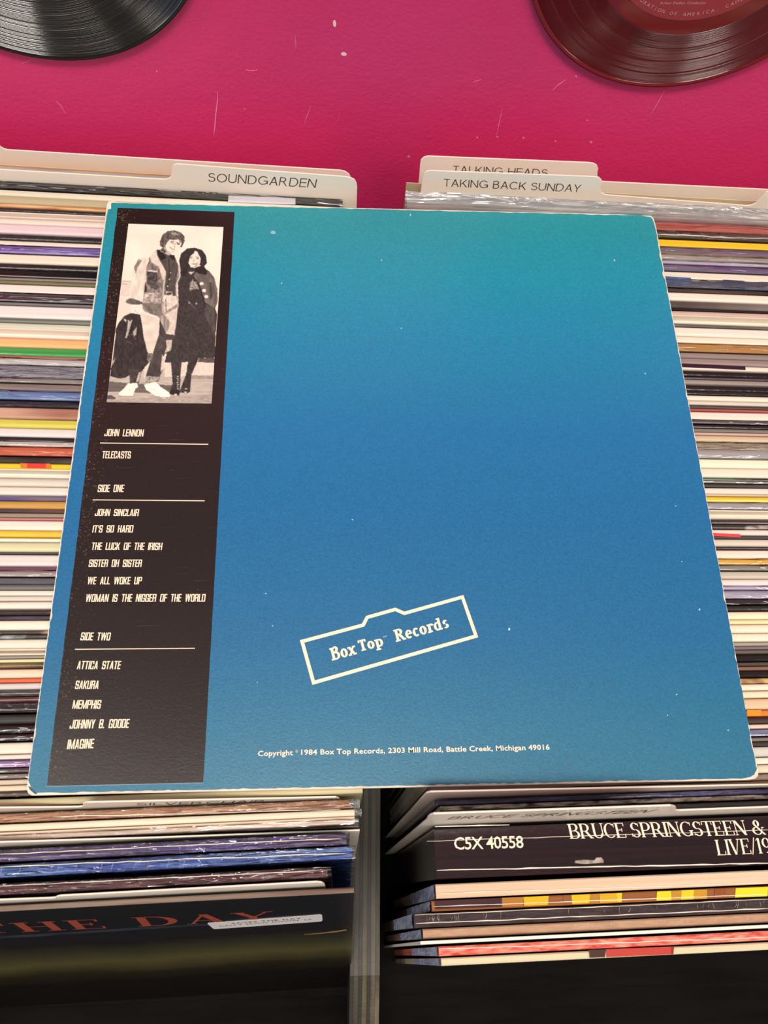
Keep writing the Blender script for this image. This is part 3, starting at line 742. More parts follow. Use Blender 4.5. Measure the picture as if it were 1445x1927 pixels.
def olive_band_mat():
    m,n,l,b = nt('olive_band_cover'); b.inputs['Roughness'].default_value=.3
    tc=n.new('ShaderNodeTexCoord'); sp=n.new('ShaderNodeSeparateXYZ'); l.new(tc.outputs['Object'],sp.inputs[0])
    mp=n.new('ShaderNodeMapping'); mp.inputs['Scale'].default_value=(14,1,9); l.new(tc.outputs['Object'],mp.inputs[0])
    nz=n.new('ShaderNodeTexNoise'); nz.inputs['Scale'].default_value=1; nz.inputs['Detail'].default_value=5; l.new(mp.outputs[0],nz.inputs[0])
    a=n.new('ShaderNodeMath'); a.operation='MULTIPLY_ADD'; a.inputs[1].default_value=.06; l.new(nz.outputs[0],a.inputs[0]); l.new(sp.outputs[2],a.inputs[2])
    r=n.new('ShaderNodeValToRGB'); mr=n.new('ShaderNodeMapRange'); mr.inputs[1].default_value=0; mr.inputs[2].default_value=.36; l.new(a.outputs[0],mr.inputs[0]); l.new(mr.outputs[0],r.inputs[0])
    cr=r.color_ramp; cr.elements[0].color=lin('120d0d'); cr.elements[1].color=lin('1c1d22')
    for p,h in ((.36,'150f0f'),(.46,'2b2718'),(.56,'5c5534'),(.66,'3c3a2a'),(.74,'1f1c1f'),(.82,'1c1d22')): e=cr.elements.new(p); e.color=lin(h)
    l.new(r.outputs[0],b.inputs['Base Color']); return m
fo.data.materials[0] = olive_band_mat(); fo.data.materials.append(mat('6b5148',.4,'8d7a6c',(20,400,20)))
for p in fo.data.polygons:
    if p.normal.z>.5: p.material_index = 1
lettering('cover_lettering', TITLE.text('THE DAY',.12), 1, (-38,1757.5),(515,1731.5),PF0,nf,RUST,fo,h=21,lift=.05,label='rust red title lettering')
def patch(name, pxs, P0, n, material, parent, lift=.1, th=.08, lab=None):
    n = np.array(n,float)
    if n@(CAM-np.array(P0))<0: n=-n
    P = [hit(p,P0,n)+n*lift for p in pxs]; k=len(P)
    v = P+[p-n*th for p in P]
    o = world_part(name, v, [tuple(range(k)),tuple(range(2*k-1,k-1,-1))]+[(i,i+k,(i+1)%k+k,(i+1)%k) for i in range(k)], material, parent)
    if lab: o['label']=lab
    return o
patch('price_sticker', [(390.5,1737.8),(392,1736.4),(603,1720.6),(606,1721.6),(606.6,1731.5),(604,1733.6),(405,1747.8),(401,1747)], PF0,nf,mat('d9d3d2',.5),fo,lift=.14,lab='white printed sticker')
lettering('sticker_lettering', sans('SAVES THE DAY',.0,1.1), CAPH, (437,1738.3),(568,1728.4),PF0,nf,INKG,fo,h=3.0,lift=.18)
lettering('sticker_lettering', sans("CAN'T SLOW DOWN  LP",.0,1.1), CAPH, (413,1743.2),(588,1729.8),PF0,nf,INKG,fo,h=2.2,lift=.18)
patch('cover_mark', [(572,1758.6),(590,1757.8),(630,1754.5),(652,1750.8),(652,1749),(628,1752.6),(600,1756.2)],PF0,nf,mat('8f6f45',.4),fo)
patch('cover_mark', [(-60,1765),(60,1759),(240,1747),(420,1737.5),(420,1739.5),(250,1750),(60,1763),(-60,1768)],PF0,nf,mat('2f3b45',.4,'202830',(60,60,60)),fo,lift=.03,th=.02)
# torn foil scrap on the boxed set
patch('foil_scrap', [(1081,1624),(1082,1619.5),(1097,1618),(1118,1619),(1122,1613.8),(1131,1613.5),(1135,1618),(1135.5,1623.5),(1100,1626)],Pz,up_z,mat('b0a294',.25,'63564e',(300,300,300)),bo,lift=.2)
# bright folded edges of the shrink wrap along the boxed set
def strip(name, pl, w, P0, n, material, parent, lift=.08):
    L=[];Rr=[]
    for i,(x,y) in enumerate(pl):
        k = w*(.4 if i in (0,len(pl)-1) else random.uniform(.6,1.3)); L.append((x,y-k/2)); Rr.append((x,y+k/2))
    n = np.array(n,float); 
    if n@(CAM-np.array(P0))<0: n=-n
    V=[hit(p,P0,n)+n*lift for p in L]+[hit(p,P0,n)+n*lift for p in Rr]; k=len(L)
    return world_part(name,V,[(i,i+1,i+1+k,i+k) for i in range(k-1)],material,parent)
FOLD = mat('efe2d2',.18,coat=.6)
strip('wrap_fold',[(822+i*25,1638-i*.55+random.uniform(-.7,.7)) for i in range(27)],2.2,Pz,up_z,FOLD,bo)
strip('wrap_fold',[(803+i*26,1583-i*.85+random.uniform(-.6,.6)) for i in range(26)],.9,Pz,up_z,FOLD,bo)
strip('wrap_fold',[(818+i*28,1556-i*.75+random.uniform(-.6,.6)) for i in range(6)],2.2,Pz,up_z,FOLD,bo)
def fold_on(key, pts, w, lift=.12, m=FOLD):
    r=[v for k,v in REC.items() if k[1].startswith(key)][0]
    strip('wrap_fold',pts,w,tuple(r[4]),tuple(r[5]),m,r[0],lift+.45)
def waver(x0,y0,x1,y1,n,a): return [(x0+(x1-x0)*i/n, y0+(y1-y0)*i/n+random.uniform(-a,a)) for i in range(n+1)]
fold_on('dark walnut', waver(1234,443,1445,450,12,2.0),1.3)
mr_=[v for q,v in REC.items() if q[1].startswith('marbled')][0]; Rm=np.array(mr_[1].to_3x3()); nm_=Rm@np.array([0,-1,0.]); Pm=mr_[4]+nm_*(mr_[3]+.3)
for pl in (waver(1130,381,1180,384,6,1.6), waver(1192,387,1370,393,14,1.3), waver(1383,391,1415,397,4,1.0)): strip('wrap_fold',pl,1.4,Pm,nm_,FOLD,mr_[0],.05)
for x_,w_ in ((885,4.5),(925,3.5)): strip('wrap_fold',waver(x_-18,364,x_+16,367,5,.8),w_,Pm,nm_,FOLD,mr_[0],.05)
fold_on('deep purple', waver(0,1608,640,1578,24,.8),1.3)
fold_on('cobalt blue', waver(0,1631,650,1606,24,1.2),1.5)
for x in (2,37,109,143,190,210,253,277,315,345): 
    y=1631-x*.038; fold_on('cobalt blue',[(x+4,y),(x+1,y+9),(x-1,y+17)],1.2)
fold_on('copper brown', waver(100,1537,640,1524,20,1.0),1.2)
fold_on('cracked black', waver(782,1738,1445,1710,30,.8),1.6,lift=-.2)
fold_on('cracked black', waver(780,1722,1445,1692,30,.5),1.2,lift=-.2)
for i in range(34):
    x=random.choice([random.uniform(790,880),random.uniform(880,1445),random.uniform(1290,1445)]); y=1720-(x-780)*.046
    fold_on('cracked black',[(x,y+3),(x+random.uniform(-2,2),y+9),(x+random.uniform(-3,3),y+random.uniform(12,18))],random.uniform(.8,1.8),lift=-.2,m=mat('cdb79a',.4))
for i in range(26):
    x=random.uniform(1080,1445); y=1741-(x-1080)*.04; fold_on('flesh pink',[(x,y-2),(x+1,y+3)],2.2,lift=-.1)  # glints on this spine modelled as small pale strips
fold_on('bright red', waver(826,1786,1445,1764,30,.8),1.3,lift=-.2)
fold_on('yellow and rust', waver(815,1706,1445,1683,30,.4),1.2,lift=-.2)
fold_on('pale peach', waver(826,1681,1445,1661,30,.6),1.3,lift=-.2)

fold_on('dark maroon', waver(0,1668,596,1639,40,.5),1.2)
for i in range(22):
    x=random.choice([random.uniform(20,590),random.uniform(120,260)]); y=1667-x*.048; fold_on('dark maroon',[(x-1.5,y),(x+1.5,y+.3)],random.uniform(1.5,3),lift=.8,m=mat('b9b2b4',.4))
# plastic closing the ends of the wrapped records, blue window light tinted into their colour
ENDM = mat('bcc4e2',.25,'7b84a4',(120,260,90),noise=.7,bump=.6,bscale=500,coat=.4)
for kk in ('pale peach','yellow and rust','cracked black','flesh pink','bright red','cream and red'):
    o_,M_,h_,t_ = [v for q,v in REC.items() if q[1].startswith(kk)][0][:4]
    rs=random.Random(len(kk)); V=[];Fq=[]; nz_=10; ny_=4; xe=-WIDTH/2-.5
    for i in range(nz_+1):
        for j in range(ny_+1):
            V.append(((xe-rs.uniform(0,.5))*.001, (-.1-(t_-.2)*j/ny_)*.001, (h_-.6-130*(i/nz_)**1.3)*.001))
    for i in range(nz_):
        for j in range(ny_): a=i*(ny_+1)+j; Fq.append((a,a+1,a+ny_+2,a+ny_+1))
    k=len(V); V += [(xe*.001+.0006,y,z) for x,y,z in V]; Fq += [tuple(q+k for q in reversed(f)) for f in Fq]
    e=mesh_obj('plastic_end',V,Fq,ENDM,o_); e['label']='plastic film over the record end, tinted blue for window light'
# crumpled film tails
def tail(kk, side, ln, h0, dz):
    o_,M_,h_,t_ = [v for q,v in REC.items() if q[1].startswith(kk)][0][:4]
    sg = 1 if side=='L' else -1; rs=random.Random(h0); V=[];Fq=[]; n=9; m_=8
    for i in range(n+1):
        for j in range(m_+1):
            a=j/m_*2*math.pi*.5
            V.append((sg*(WIDTH/2+ln*i/n)*.001, (-t_*.5+math.cos(a)*t_*.5+rs.uniform(-.6,.6)*(i/n))*.001, (h_-dz*i/n*.4+math.sin(a)*.8+rs.uniform(-.9,.9)*(i>0)-.5)*.001))
    for i in range(n):
        for j in range(m_): a=i*(m_+1)+j; Fq.append((a,a+1,a+m_+2,a+m_+1))
    e=mesh_obj('film_tail',V,Fq,FILM_HAZY,o_); e['label']='crumpled clear film tail'
tail('copper brown','L',4.2,3,2); tail('thick cream','L',3.0,5,3); tail('dusty rose','L',1.8,7,3); tail('cobalt blue','L',1.2,9,6)

def band(kk, x0, x1, ya0, yb0, ya1, yb1, hexc, lift=.22, rough=.2):
    r=[v for q,v in REC.items() if q[1].startswith(kk)][0]
    patch('spine_band', [(x0,ya0),(x1,ya1),(x1+random.uniform(-2,2),yb1),(x0+random.uniform(-2,2),yb0)], tuple(r[4]), tuple(r[5]), mat(hexc,rough), r[0], lift, .05)
def bandline(kk, xa, ya, yb, xe, yae, ybe, segs):      # segments along one spine, given by its two edge lines
    for a,b,h in segs:
        f=lambda x,p,q: p+(q-p)*(x-xa)/(xe-xa)
        band(kk,a,b,f(a,ya,yae),f(a,yb,ybe),f(b,ya,yae),f(b,yb,ybe),h)
bandline('yellow and rust',815,1695,1711.5,1445,1669,1686.5,[(817,944,'3f2328'),(944,985,'a9702f'),(985,1032,'d6a91d'),(1075,1110,'d9b021'),(1110,1128,'b07a2a'),(1128,1160,'cf9f24'),(1160,1170,'e3bf25'),(1236,1262,'ecc926'),(1262,1282,'b9842c'),(1282,1305,'e6c228'),(1305,1330,'c08c2c'),(1345,1365,'8c4a2b'),(1384,1445,'ecd02a'),(1060,1075,'8a5230')])
bandline('cream and red',825,1799,1815,1445,1774,1788,[(1108,1140,'4a322c'),(1140,1262,'b9433b'),(1262,1268,'8f2f2c')])
bandline('yellow and red',0,871.5,880,130,873.5,882.5,[(38,52,'e9762b'),(52,86,'dc3d3a'),(86,95,'e9762b')])
bandline('black cherry and white',1280,684,691,1445,691.5,698.5,[(1281,1402,'2b1a2b')])
bandline('red and charcoal',1340,1003,1009,1445,1008,1013.5,[(1338,1392,'d9474b')])
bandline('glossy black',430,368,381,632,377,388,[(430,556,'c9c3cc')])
bandline('midnight blue',1246,520,533,1445,531.5,546,[(1246,1300,'44618a'),(1360,1400,'2d3f60')])
bandline('fiery orange',1400,1336,1347,1445,1336,1347,[(1405,1432,'ee8f2e')])

# ================================================================ THE BLUE ALBUM
PL = lambda u,v: onz(u,v,0)
corner = dict(tl=(201,385),tr=(1229,407),br=(1426.5,1466),bl=(50,1496))
def dens(a,b,n): return [(a[0]+(b[0]-a[0])*i/n, a[1]+(b[1]-a[1])*i/n) for i in range(n)]
core_px = [(204,379),(213,377.5)]+dens((222,380.5),(1218,404.5),24)+[(1225,406),(1230,411),(1233,421)]+dens((1235,430),(1423,1440),24)+[(1427,1452),(1426.5,1460),(1421,1465.5),(1408,1467.5)]+dens((1395,1468),(70,1496.5),30)+[(60,1497),(53,1493),(50,1485)]+dens((51,1475),(199,398),26)+[(201,385)]
alb_M = Matrix.Translation(W((157,157,-2.9)))
alb = empty('album_sleeve', alb_M)
tag(alb,'blue album sleeve with black strip and couple photograph, lying flat across the records','album')
core3 = [PL(*p) for p in core_px]; k=len(core3)
v=[(p[0],p[1],-.12) for p in core3]+[(p[0],p[1],-2.8) for p in core3]
def ngon_solid(k): return [tuple(range(k-1,-1,-1)),tuple(range(k,2*k))]+[(i,(i+1)%k,(i+1)%k+k,i+k) for i in range(k)]
o=world_part('cardboard', v, ngon_solid(k), mat('e6dccd',.7,'d3c4b0',(90,90,90)), alb); o['label']='worn white cardboard edge'
# printed cover sheet: jagged chipped outline a hair inside the board
rj=random.Random(3)
def jag(a,b,n,amp,inw,big=()):
    out=[]; 
    for i in range(n):
        t_=i/n; x=a[0]+(b[0]-a[0])*t_; y=a[1]+(b[1]-a[1])*t_
        d=rj.random()**2*amp
        for (bt,bw,bd) in big:
            if abs(t_-bt)<bw: d+=bd*(1-abs(t_-bt)/bw)
        out.append((x+inw[0]*d,y+inw[1]*d))
    return out
sheet_px = [(209,393)]+[(209,383)]+jag((213,381.5),(1216,405.5),90,1.2,(0,1))+[(1224,408.5),(1228,413),(1231.5,423)]+jag((1234,432),(1422,1436),170,1.2,(-1,0),((.05,.01,2.5),(.085,.009,3.5),(.31,.012,1.5),(.69,.01,2),(.8,.01,1.5),(.96,.02,2)))+[(1423,1448),(1419,1458),(1408,1463)]+jag((1395,1465.5),(80,1493),150,1.8,(0,-1))+[(68,1492),(58,1480)]+jag((52.8,1468),(201.2,402),200,1.3,(1,0),((.08,.012,2.5),(.29,.01,2.2),(.64,.012,2.5),(.8,.01,1.5)))+[(203,394)]
sh = [PL(*p) for p in sheet_px]; k=len(sh)
def cover_mat():
    m,n,l,b = nt('blue_gradient_print'); b.inputs['Roughness'].default_value=.36; b.inputs['Specular IOR Level'].default_value=.5
    tc=n.new('ShaderNodeTexCoord'); sp=n.new('ShaderNodeSeparateXYZ'); l.new(tc.outputs['Object'],sp.inputs[0])
    mr=n.new('ShaderNodeMapRange'); mr.inputs[1].default_value=-.157; mr.inputs[2].default_value=.157; l.new(sp.outputs[1],mr.inputs[0])
    r=n.new('ShaderNodeValToRGB'); cr=r.color_ramp
    stops=[(0,'1d6986'),(.08,'1c688a'),(.2,'196390'),(.38,'186497'),(.55,'176b9e'),(.72,'177ba2'),(.86,'1988a1'),(1,'228a93')]  # lowest stops lightened with the sheen near the front edge
    cr.elements[0].position=0; cr.elements[0].color=lin(stops[0][1]); cr.elements[1].position=1; cr.elements[1].color=lin(stops[-1][1])
    for p,h in stops[1:-1]: e=cr.elements.new(p); e.color=lin(h)
    l.new(mr.outputs[0],r.inputs[0])
    nz=n.new('ShaderNodeTexNoise'); nz.inputs['Scale'].default_value=1300; nz.inputs['Detail'].default_value=3; l.new(tc.outputs['Object'],nz.inputs[0])
    n2=n.new('ShaderNodeTexNoise'); n2.inputs['Scale'].default_value=850; n2.inputs['Detail'].default_value=2; l.new(tc.outputs['Object'],n2.inputs[0])
    ad=n.new('ShaderNodeMath'); ad.operation='ADD'; l.new(nz.outputs[0],ad.inputs[0]); l.new(n2.outputs[0],ad.inputs[1])
    m2=n.new('ShaderNodeMapRange'); m2.inputs[1].default_value=.75; m2.inputs[2].default_value=1.25; m2.inputs[3].default_value=.88; m2.inputs[4].default_value=1.12; l.new(ad.outputs[0],m2.inputs[0])
    mx=n.new('ShaderNodeVectorMath'); mx.operation='MULTIPLY'; l.new(r.outputs[0],mx.inputs[0]); l.new(m2.outputs[0],mx.inputs[1])
    l.new(mx.outputs[0],b.inputs['Base Color'])
    bp=n.new('ShaderNodeBump'); bp.inputs['Strength'].default_value=.13; bp.inputs['Distance'].default_value=.0003; l.new(ad.outputs[0],bp.inputs['Height']); l.new(bp.outputs[0],b.inputs['Normal'])
    return m
v=[(p[0],p[1],.05) for p in sh]+[(p[0],p[1],-.1) for p in sh]
# front sheet wound so the top faces up
cov=world_part('printed_cover', v, ngon_solid(k), cover_mat(), alb); cov['label']='blue to teal graded print'
def flat(name, pxs, z, material, lab=None, th=.03, parent=None):
    P=[PL(*p) for p in pxs]; k=len(P); v=[(p[0],p[1],z) for p in P]+[(p[0],p[1],z-th) for p in P]
    o=world_part(name,v,ngon_solid(k),material,parent or alb)
    if lab: o['label']=lab
    return o
def strip_mat():
    m,n,l,b = nt('black_strip_print'); b.inputs['Roughness'].default_value=.24; b.inputs['Specular IOR Level'].default_value=.5
    tc=n.new('ShaderNodeTexCoord'); sp=n.new('ShaderNodeSeparateXYZ'); l.new(tc.outputs['Object'],sp.inputs[0])
    base=n.new('ShaderNodeRGB'); base.outputs[0].default_value=lin('241918')  # black browned to bake in a warm reflection
    # rubbed ring-wear: tan specks near the left edge, fine scratches elsewhere
    nz=n.new('ShaderNodeTexNoise'); nz.inputs['Scale'].default_value=900; nz.inputs['Detail'].default_value=6; nz.inputs['Roughness'].default_value=.7; l.new(tc.outputs['Object'],nz.inputs[0])
    nb=n.new('ShaderNodeTexNoise'); nb.inputs['Scale'].default_value=45; nb.inputs['Detail'].default_value=2; l.new(tc.outputs['Object'],nb.inputs[0])
    ex=n.new('ShaderNodeMapRange'); ex.inputs[1].default_value=-.134; ex.inputs[2].default_value=-.146; ex.inputs[3].default_value=0; ex.inputs[4].default_value=.17; l.new(sp.outputs[0],ex.inputs[0])
    a1=n.new('ShaderNodeMath'); a1.operation='MULTIPLY_ADD'; l.new(nb.outputs[0],a1.inputs[0]); l.new(ex.outputs[0],a1.inputs[1]); l.new(nz.outputs[0],a1.inputs[2])
    rr=n.new('ShaderNodeMapRange'); rr.inputs[1].default_value=.66; rr.inputs[2].default_value=.80; rr.inputs[4].default_value=.55; l.new(a1.outputs[0],rr.inputs[0])
    mx=n.new('ShaderNodeMix'); mx.data_type='RGBA'; l.new(rr.outputs[0],mx.inputs[0]); l.new(base.outputs[0],mx.inputs[6]); mx.inputs[7].default_value=lin('a58c6c')
    mp=n.new('ShaderNodeMapping'); mp.inputs['Scale'].default_value=(30,900,1); mp.inputs['Rotation'].default_value=(0,0,.12); l.new(tc.outputs['Object'],mp.inputs[0])
    ns=n.new('ShaderNodeTexNoise'); ns.inputs['Scale'].default_value=1; ns.inputs['Detail'].default_value=3; l.new(mp.outputs[0],ns.inputs[0])
    rs=n.new('ShaderNodeMapRange'); rs.inputs[1].default_value=.66; rs.inputs[2].default_value=.78; rs.inputs[4].default_value=.35; l.new(ns.outputs[0],rs.inputs[0])
    m3=n.new('ShaderNodeMix'); m3.data_type='RGBA'; l.new(rs.outputs[0],m3.inputs[0]); l.new(mx.outputs[2],m3.inputs[6]); m3.inputs[7].default_value=lin('5f4f48')
    l.new(m3.outputs[2],b.inputs['Base Color'])
    bp=n.new('ShaderNodeBump'); bp.inputs['Strength'].default_value=.2; bp.inputs['Distance'].default_value=.0003; l.new(nz.outputs[0],bp.inputs['Height']); l.new(bp.outputs[0],b.inputs['Normal'])
    return m
def jl(a,b,n,amp):
    return [(a[0]+(b[0]-a[0])*i/n+rj.uniform(-amp,amp),a[1]+(b[1]-a[1])*i/n) for i in range(n)]
ps=flat('black_strip', [(221.3,391.3),(441.4,399.2)]+jl((441,405),(383,1465),60,.15)+[(382,1473),(88,1480)]+jl((89,1472),(221,395),60,.5), .09, strip_mat(),'black printed strip, rubbed along its left edge')
flat('strip_outline', [(87.3,1479.3),(88,1480.6),(382.6,1473.6),(382.4,1472.6)], .10, mat('7f94a4',.5), th=.01)
# specks and scuffs on the blue
for x,y,a,b in ((514,437.5,5,3.2),(1156,490,1.5,2),(663,978,1.2,1.2),(1214,703,1.2,1.4),(1316,1147,1.6,2),(1273,1307,1.3,1.2),(1256,1346,1,1.2),(1370,1374,1.3,1.2),(500,1117,1.5,1.2),(513,1178,1.3,1.3),(958,1184,2,3),(530,533,1,1.6),(718,490,1,1.6),(755,618,.9,1.5),(1271,952,1.1,1),(1283,1057,1,1),(772,404.5,1.2,2.4),(484,1284,1,1)):
    flat('wear_speck', oval(x,y,a,b,.1,8), .075, mat('86b4c6' if a>3 else 'a9c7d4',.6), th=.02)
# folded lower corners
flat('corner_crease', [(53,1480),(58,1481),(66,1489),(70,1494),(66,1494.5),(57,1487)], .06, mat('174a63',.5), th=.01)
flat('corner_crease', [(1410,1462),(1421,1449),(1425,1441),(1423,1450),(1412,1462.5)], .06, mat('1f5f78',.5), th=.01)
# ---- photograph print, drawn as a fine grid of printed tones
def photo_print():
    c4=[(241.8,421.3),(420.4,427.6),(398,759.6),(200.7,757.2)]
    q=[PL(*p)[:2] for p in c4]; NX,NY=190,345
    s=np.linspace(0,1,NX); t=np.linspace(0,1,NY); S,Tt=np.meshgrid(s,t)
    XY=(np.outer((1-Tt.ravel())*(1-S.ravel()),q[0])+np.outer((1-Tt.ravel())*S.ravel(),q[1])+np.outer(Tt.ravel()*S.ravel(),q[2])+np.outer(Tt.ravel()*(1-S.ravel()),q[3]))
    uv=np.array([proj((x,y,0)) for x,y in XY]); U=(uv[:,0]-180)*4.939; V=(uv[:,1]-390)*4.941
    g=np.full(U.shape,.86)
    def inside(P):
        P=np.array(P,float); r=np.zeros(U.shape,bool); n=len(P)
        for i in range(n):
            x1,y1=P[i]; x2,y2=P[(i+1)%n]
            c=((y1>V)!=(y2>V)); 
            if y1!=y2: r ^= c & (U < (x2-x1)*(V-y1)/(y2-y1)+x1)
        return r
    nz=np.random.rand(60,34); 
    def noise(sx,sy,seed):
        rs=np.random.RandomState(seed); G=rs.rand(80,80); a=(U/sx)%78; b=(V/sy)%78; i=a.astype(int); j=b.astype(int); fa=a-i; fb=b-j
        return (G[j,i]*(1-fa)+G[j,i+1]*fa)*(1-fb)+(G[j+1,i]*(1-fa)+G[j+1,i+1]*fa)*fb
    def P(val, pts, tex=0, sx=20, sy=20, seed=1):
        k=inside(pts); g[k]=val+(tex*(noise(sx,sy,seed)[k]-.5)*2 if tex else 0)
    def E(val,cx,cy,rx,ry,rot=0,tex=0):
        P(val,[(cx+rx*math.cos(a)*math.cos(rot)-ry*math.sin(a)*math.sin(rot),cy+rx*math.cos(a)*math.sin(rot)+ry*math.sin(a)*math.cos(rot)) for a in np.linspace(0,6.283,22)[:-1]],tex,8,14)
    def Lw(val,pts,w):
        for (a,b),(c,d) in zip(pts,pts[1:]):
            L=math.hypot(c-a,d-b)+1e-6; nx,ny=-(d-b)/L*w/2,(c-a)/L*w/2
            P(val,[(a+nx,b+ny),(c+nx,d+ny),(c-nx,d-ny),(a-nx,b-ny)])
    g += (noise(120,90,4)-.5)*.05
    # low wall and pavement
    P(.78,[(235,685),(345,690),(340,835),(225,830)],.03); Lw(.5,[(250,688),(350,690)],6); Lw(.55,[(245,715),(345,716)],3)
    P(.80,[(195,840),(330,840),(330,1000),(190,1060)])
    P(.66,[(100,1560),(1120,1440),(1120,1850),(90,1850)],.06,60,7,5)
    P(.78,[(640,1450),(1110,1400),(1110,1560),(640,1580)],.04); P(.30,[(960,1408),(1105,1398),(1105,1450),(950,1440)],.04)
    P(.36,[(115,1620),(330,1640),(420,1640),(760,1660),(700,1740),(300,1720),(110,1715)],.05,50,6)
    P(.30,[(105,1745),(150,1750),(190,1775),(170,1790),(100,1785)]); P(.55,[(880,1560),(1100,1575),(1090,1600),(870,1600)],.05)
    P(.60,[(100,1790),(1090,1740),(1090,1840),(100,1840)],.08,30,6,8)
    # second person: long dark coat, arm, long hair
    P(.20,[(800,560),(1000,560),(1060,600),(1100,660),(1130,760),(1135,880),(1110,940),(1130,1000),(1115,1180),(1110,1400),(960,1405),(860,1440),(640,1445),(690,1250),(740,1150),(770,900),(765,700)],.05,9,13,9)
    P(.36,[(985,590),(1060,600),(1105,660),(1132,780),(1135,880),(1100,940),(1040,900),(1010,880),(980,760),(940,690),(905,650),(930,610)],.08,14,40,3)
    P(.24,[(1060,700),(1075,700),(1085,840),(1060,860)]); P(.28,[(1020,900),(1100,940),(1115,1120),(1095,1180),(1040,1060),(1010,1000)],.06,10,40)
    P(.14,[(930,560),(1000,540),(1040,600),(1030,630),(960,620),(920,600)],.05,6,6); P(.14,[(790,560),(850,590),(840,640),(790,640)],.03)
    Lw(.10,[(900,640),(960,720),(1000,850),(1020,930)],9)
    for x,y in ((985,712),(1008,776),(1028,832)): E(.88,x,y,18,14)
    P(.5,[(880,690),(940,690),(960,760),(870,770)],.3,6,6,12); Lw(.7,[(905,670),(880,780)],5); Lw(.65,[(900,680),(960,770)],5)
    for x,y in ((870,890),(937,897)): E(.62,x,y,8,9)
    Lw(.5,[(855,870),(930,950)],4)
    P(.17,[(790,590),(775,500),(795,430),(850,385),(920,378),(990,400),(1025,450),(1035,520),(1010,550),(960,540),(870,560),(850,600)],.05,5,30,11)
    E(.83,917,485,60,80,.02); P(.17,[(850,400),(925,385),(915,425),(880,455),(862,520),(850,470)]); P(.18,[(930,385),(985,420),(985,500),(972,470),(950,425)])
    P(.55,[(930,540),(962,505),(940,550),(905,562)]); Lw(.3,[(876,465),(902,463)],6); Lw(.3,[(930,463),(958,468)],6); Lw(.22,[(880,476),(900,477)],7); Lw(.22,[(932,478),(955,480)],7)
    Lw(.45,[(915,480),(910,505),(922,508)],4); Lw(.35,[(895,525),(915,531),(940,525)],6)
    P(.74,[(860,600),(920,600),(885,630)])
    # legs and laced boots
    P(.19,[(700,1440),(800,1440),(790,1560),(780,1750),(700,1745),(690,1720),(715,1640)],.05); P(.18,[(860,1430),(960,1400),(890,1560),(875,1720),(840,1735),(780,1720),(800,1660),(840,1560)],.05)
    for i in range(9): E(.72,765-(i%2)*4,1575+i*19,9,5)
    E(.75,740,1742,16,9); E(.8,835,1722,12,8); E(.7,840,1690,14,5); E(.12,735,1722,50,22); E(.78,742,1740,12,6)
    # bundle of dark jacket carried low at the left
    P(.17,[(330,985),(270,1010),(215,1075),(190,1130),(175,1280),(160,1420),(140,1500),(135,1570),(200,1590),(270,1590),(320,1560),(420,1540),(500,1440),(480,1300),(440,1150),(415,1000)],.05,12,24,6)
    P(.70,[(265,1035),(290,1050),(285,1070),(265,1055)]); P(.66,[(300,1050),(325,1060),(345,1040),(320,1120),(300,1190),(290,1215),(275,1215),(290,1150)],.08); P(.62,[(345,1160),(385,1110),(375,1190),(355,1200)],.08)
    Lw(.45,[(300,1190),(350,1185),(370,1230)],4); Lw(.4,[(290,1250),(350,1275)],4); P(.58,[(150,1445),(185,1400),(175,1440),(150,1480)])
    # first person: trousers
    P(.55,[(430,885),(640,880),(655,830),(760,830),(768,900),(750,1080),(735,1190),(650,1180),(590,1030),(560,1000),(440,970)],.14,16,40,7)
    P(.78,[(655,820),(745,820),(768,890),(700,940),(660,960),(635,1000),(640,880)],.08,10,20); P(.76,[(640,1000),(765,930),(745,1090),(730,1190),(655,1180),(700,1080)],.05)
    P(.42,[(430,900),(500,890),(610,900),(620,1000),(590,1020),(500,990)],.08); Lw(.25,[(650,850),(655,970)],6)
    P(.79,[(415,975),(470,1000),(580,1030),(595,1130),(590,1190),(555,1290),(540,1350),(480,1350),(445,1200),(430,1080)],.05,40,30)
    P(.24,[(595,1040),(655,1180),(735,1190),(712,1235),(690,1340),(640,1370),(630,1500),(590,1590),(470,1640),(470,1560),(500,1460),(545,1320),(590,1180)],.05,10,30)
    P(.70,[(655,1235),(712,1235),(700,1330),(640,1360),(660,1300)],.12,8,30); P(.26,[(590,1180),(655,1230),(650,1330),(560,1340)],.05)
    P(.40,[(480,1360),(540,1355),(520,1430),(480,1440)],.2,8,8); P(.75,[(620,1375),(645,1400),(630,1500),(600,1540),(610,1440)],.05); P(.78,[(455,1480),(490,1490),(465,1560),(450,1620)])
    P(.22,[(310,1500),(430,1510),(400,1640),(320,1640)],.08,10,20); P(.70,[(400,1540),(420,1530),(400,1620),(375,1630)])
    P(.55,[(470,1570),(600,1580),(585,1630),(460,1640)],.25,10,6,3)
    P(.90,[(300,1640),(385,1636),(395,1670),(370,1690),(345,1755),(300,1760),(220,1750),(215,1730),(260,1690)]); P(.92,[(450,1650),(560,1625),(600,1670),(680,1720),(692,1750),(680,1772),(620,1775),(560,1755),(470,1700)])
    Lw(.62,[(300,1690),(330,1700)],4); Lw(.7,[(500,1690),(560,1700)],4); Lw(.45,[(215,1755),(340,1760)],5); Lw(.5,[(560,1762),(690,1772)],5)
    # denim jacket, dark shirt, sleeve and hand
    P(.46,[(500,460),(560,400),(600,400),(740,470),(780,560),(790,650),(755,700),(760,830),(740,820),(640,790),(620,890),(440,880),(450,700),(460,560)],.16,14,30,15)
    P(.80,[(395,480),(460,465),(500,490),(470,560),(470,680),(445,830),(440,900),(345,905),(320,830),(330,700),(355,560)],.07,20,50,2); P(.45,[(355,560),(400,485),(430,500),(390,560),(375,620)],.1)
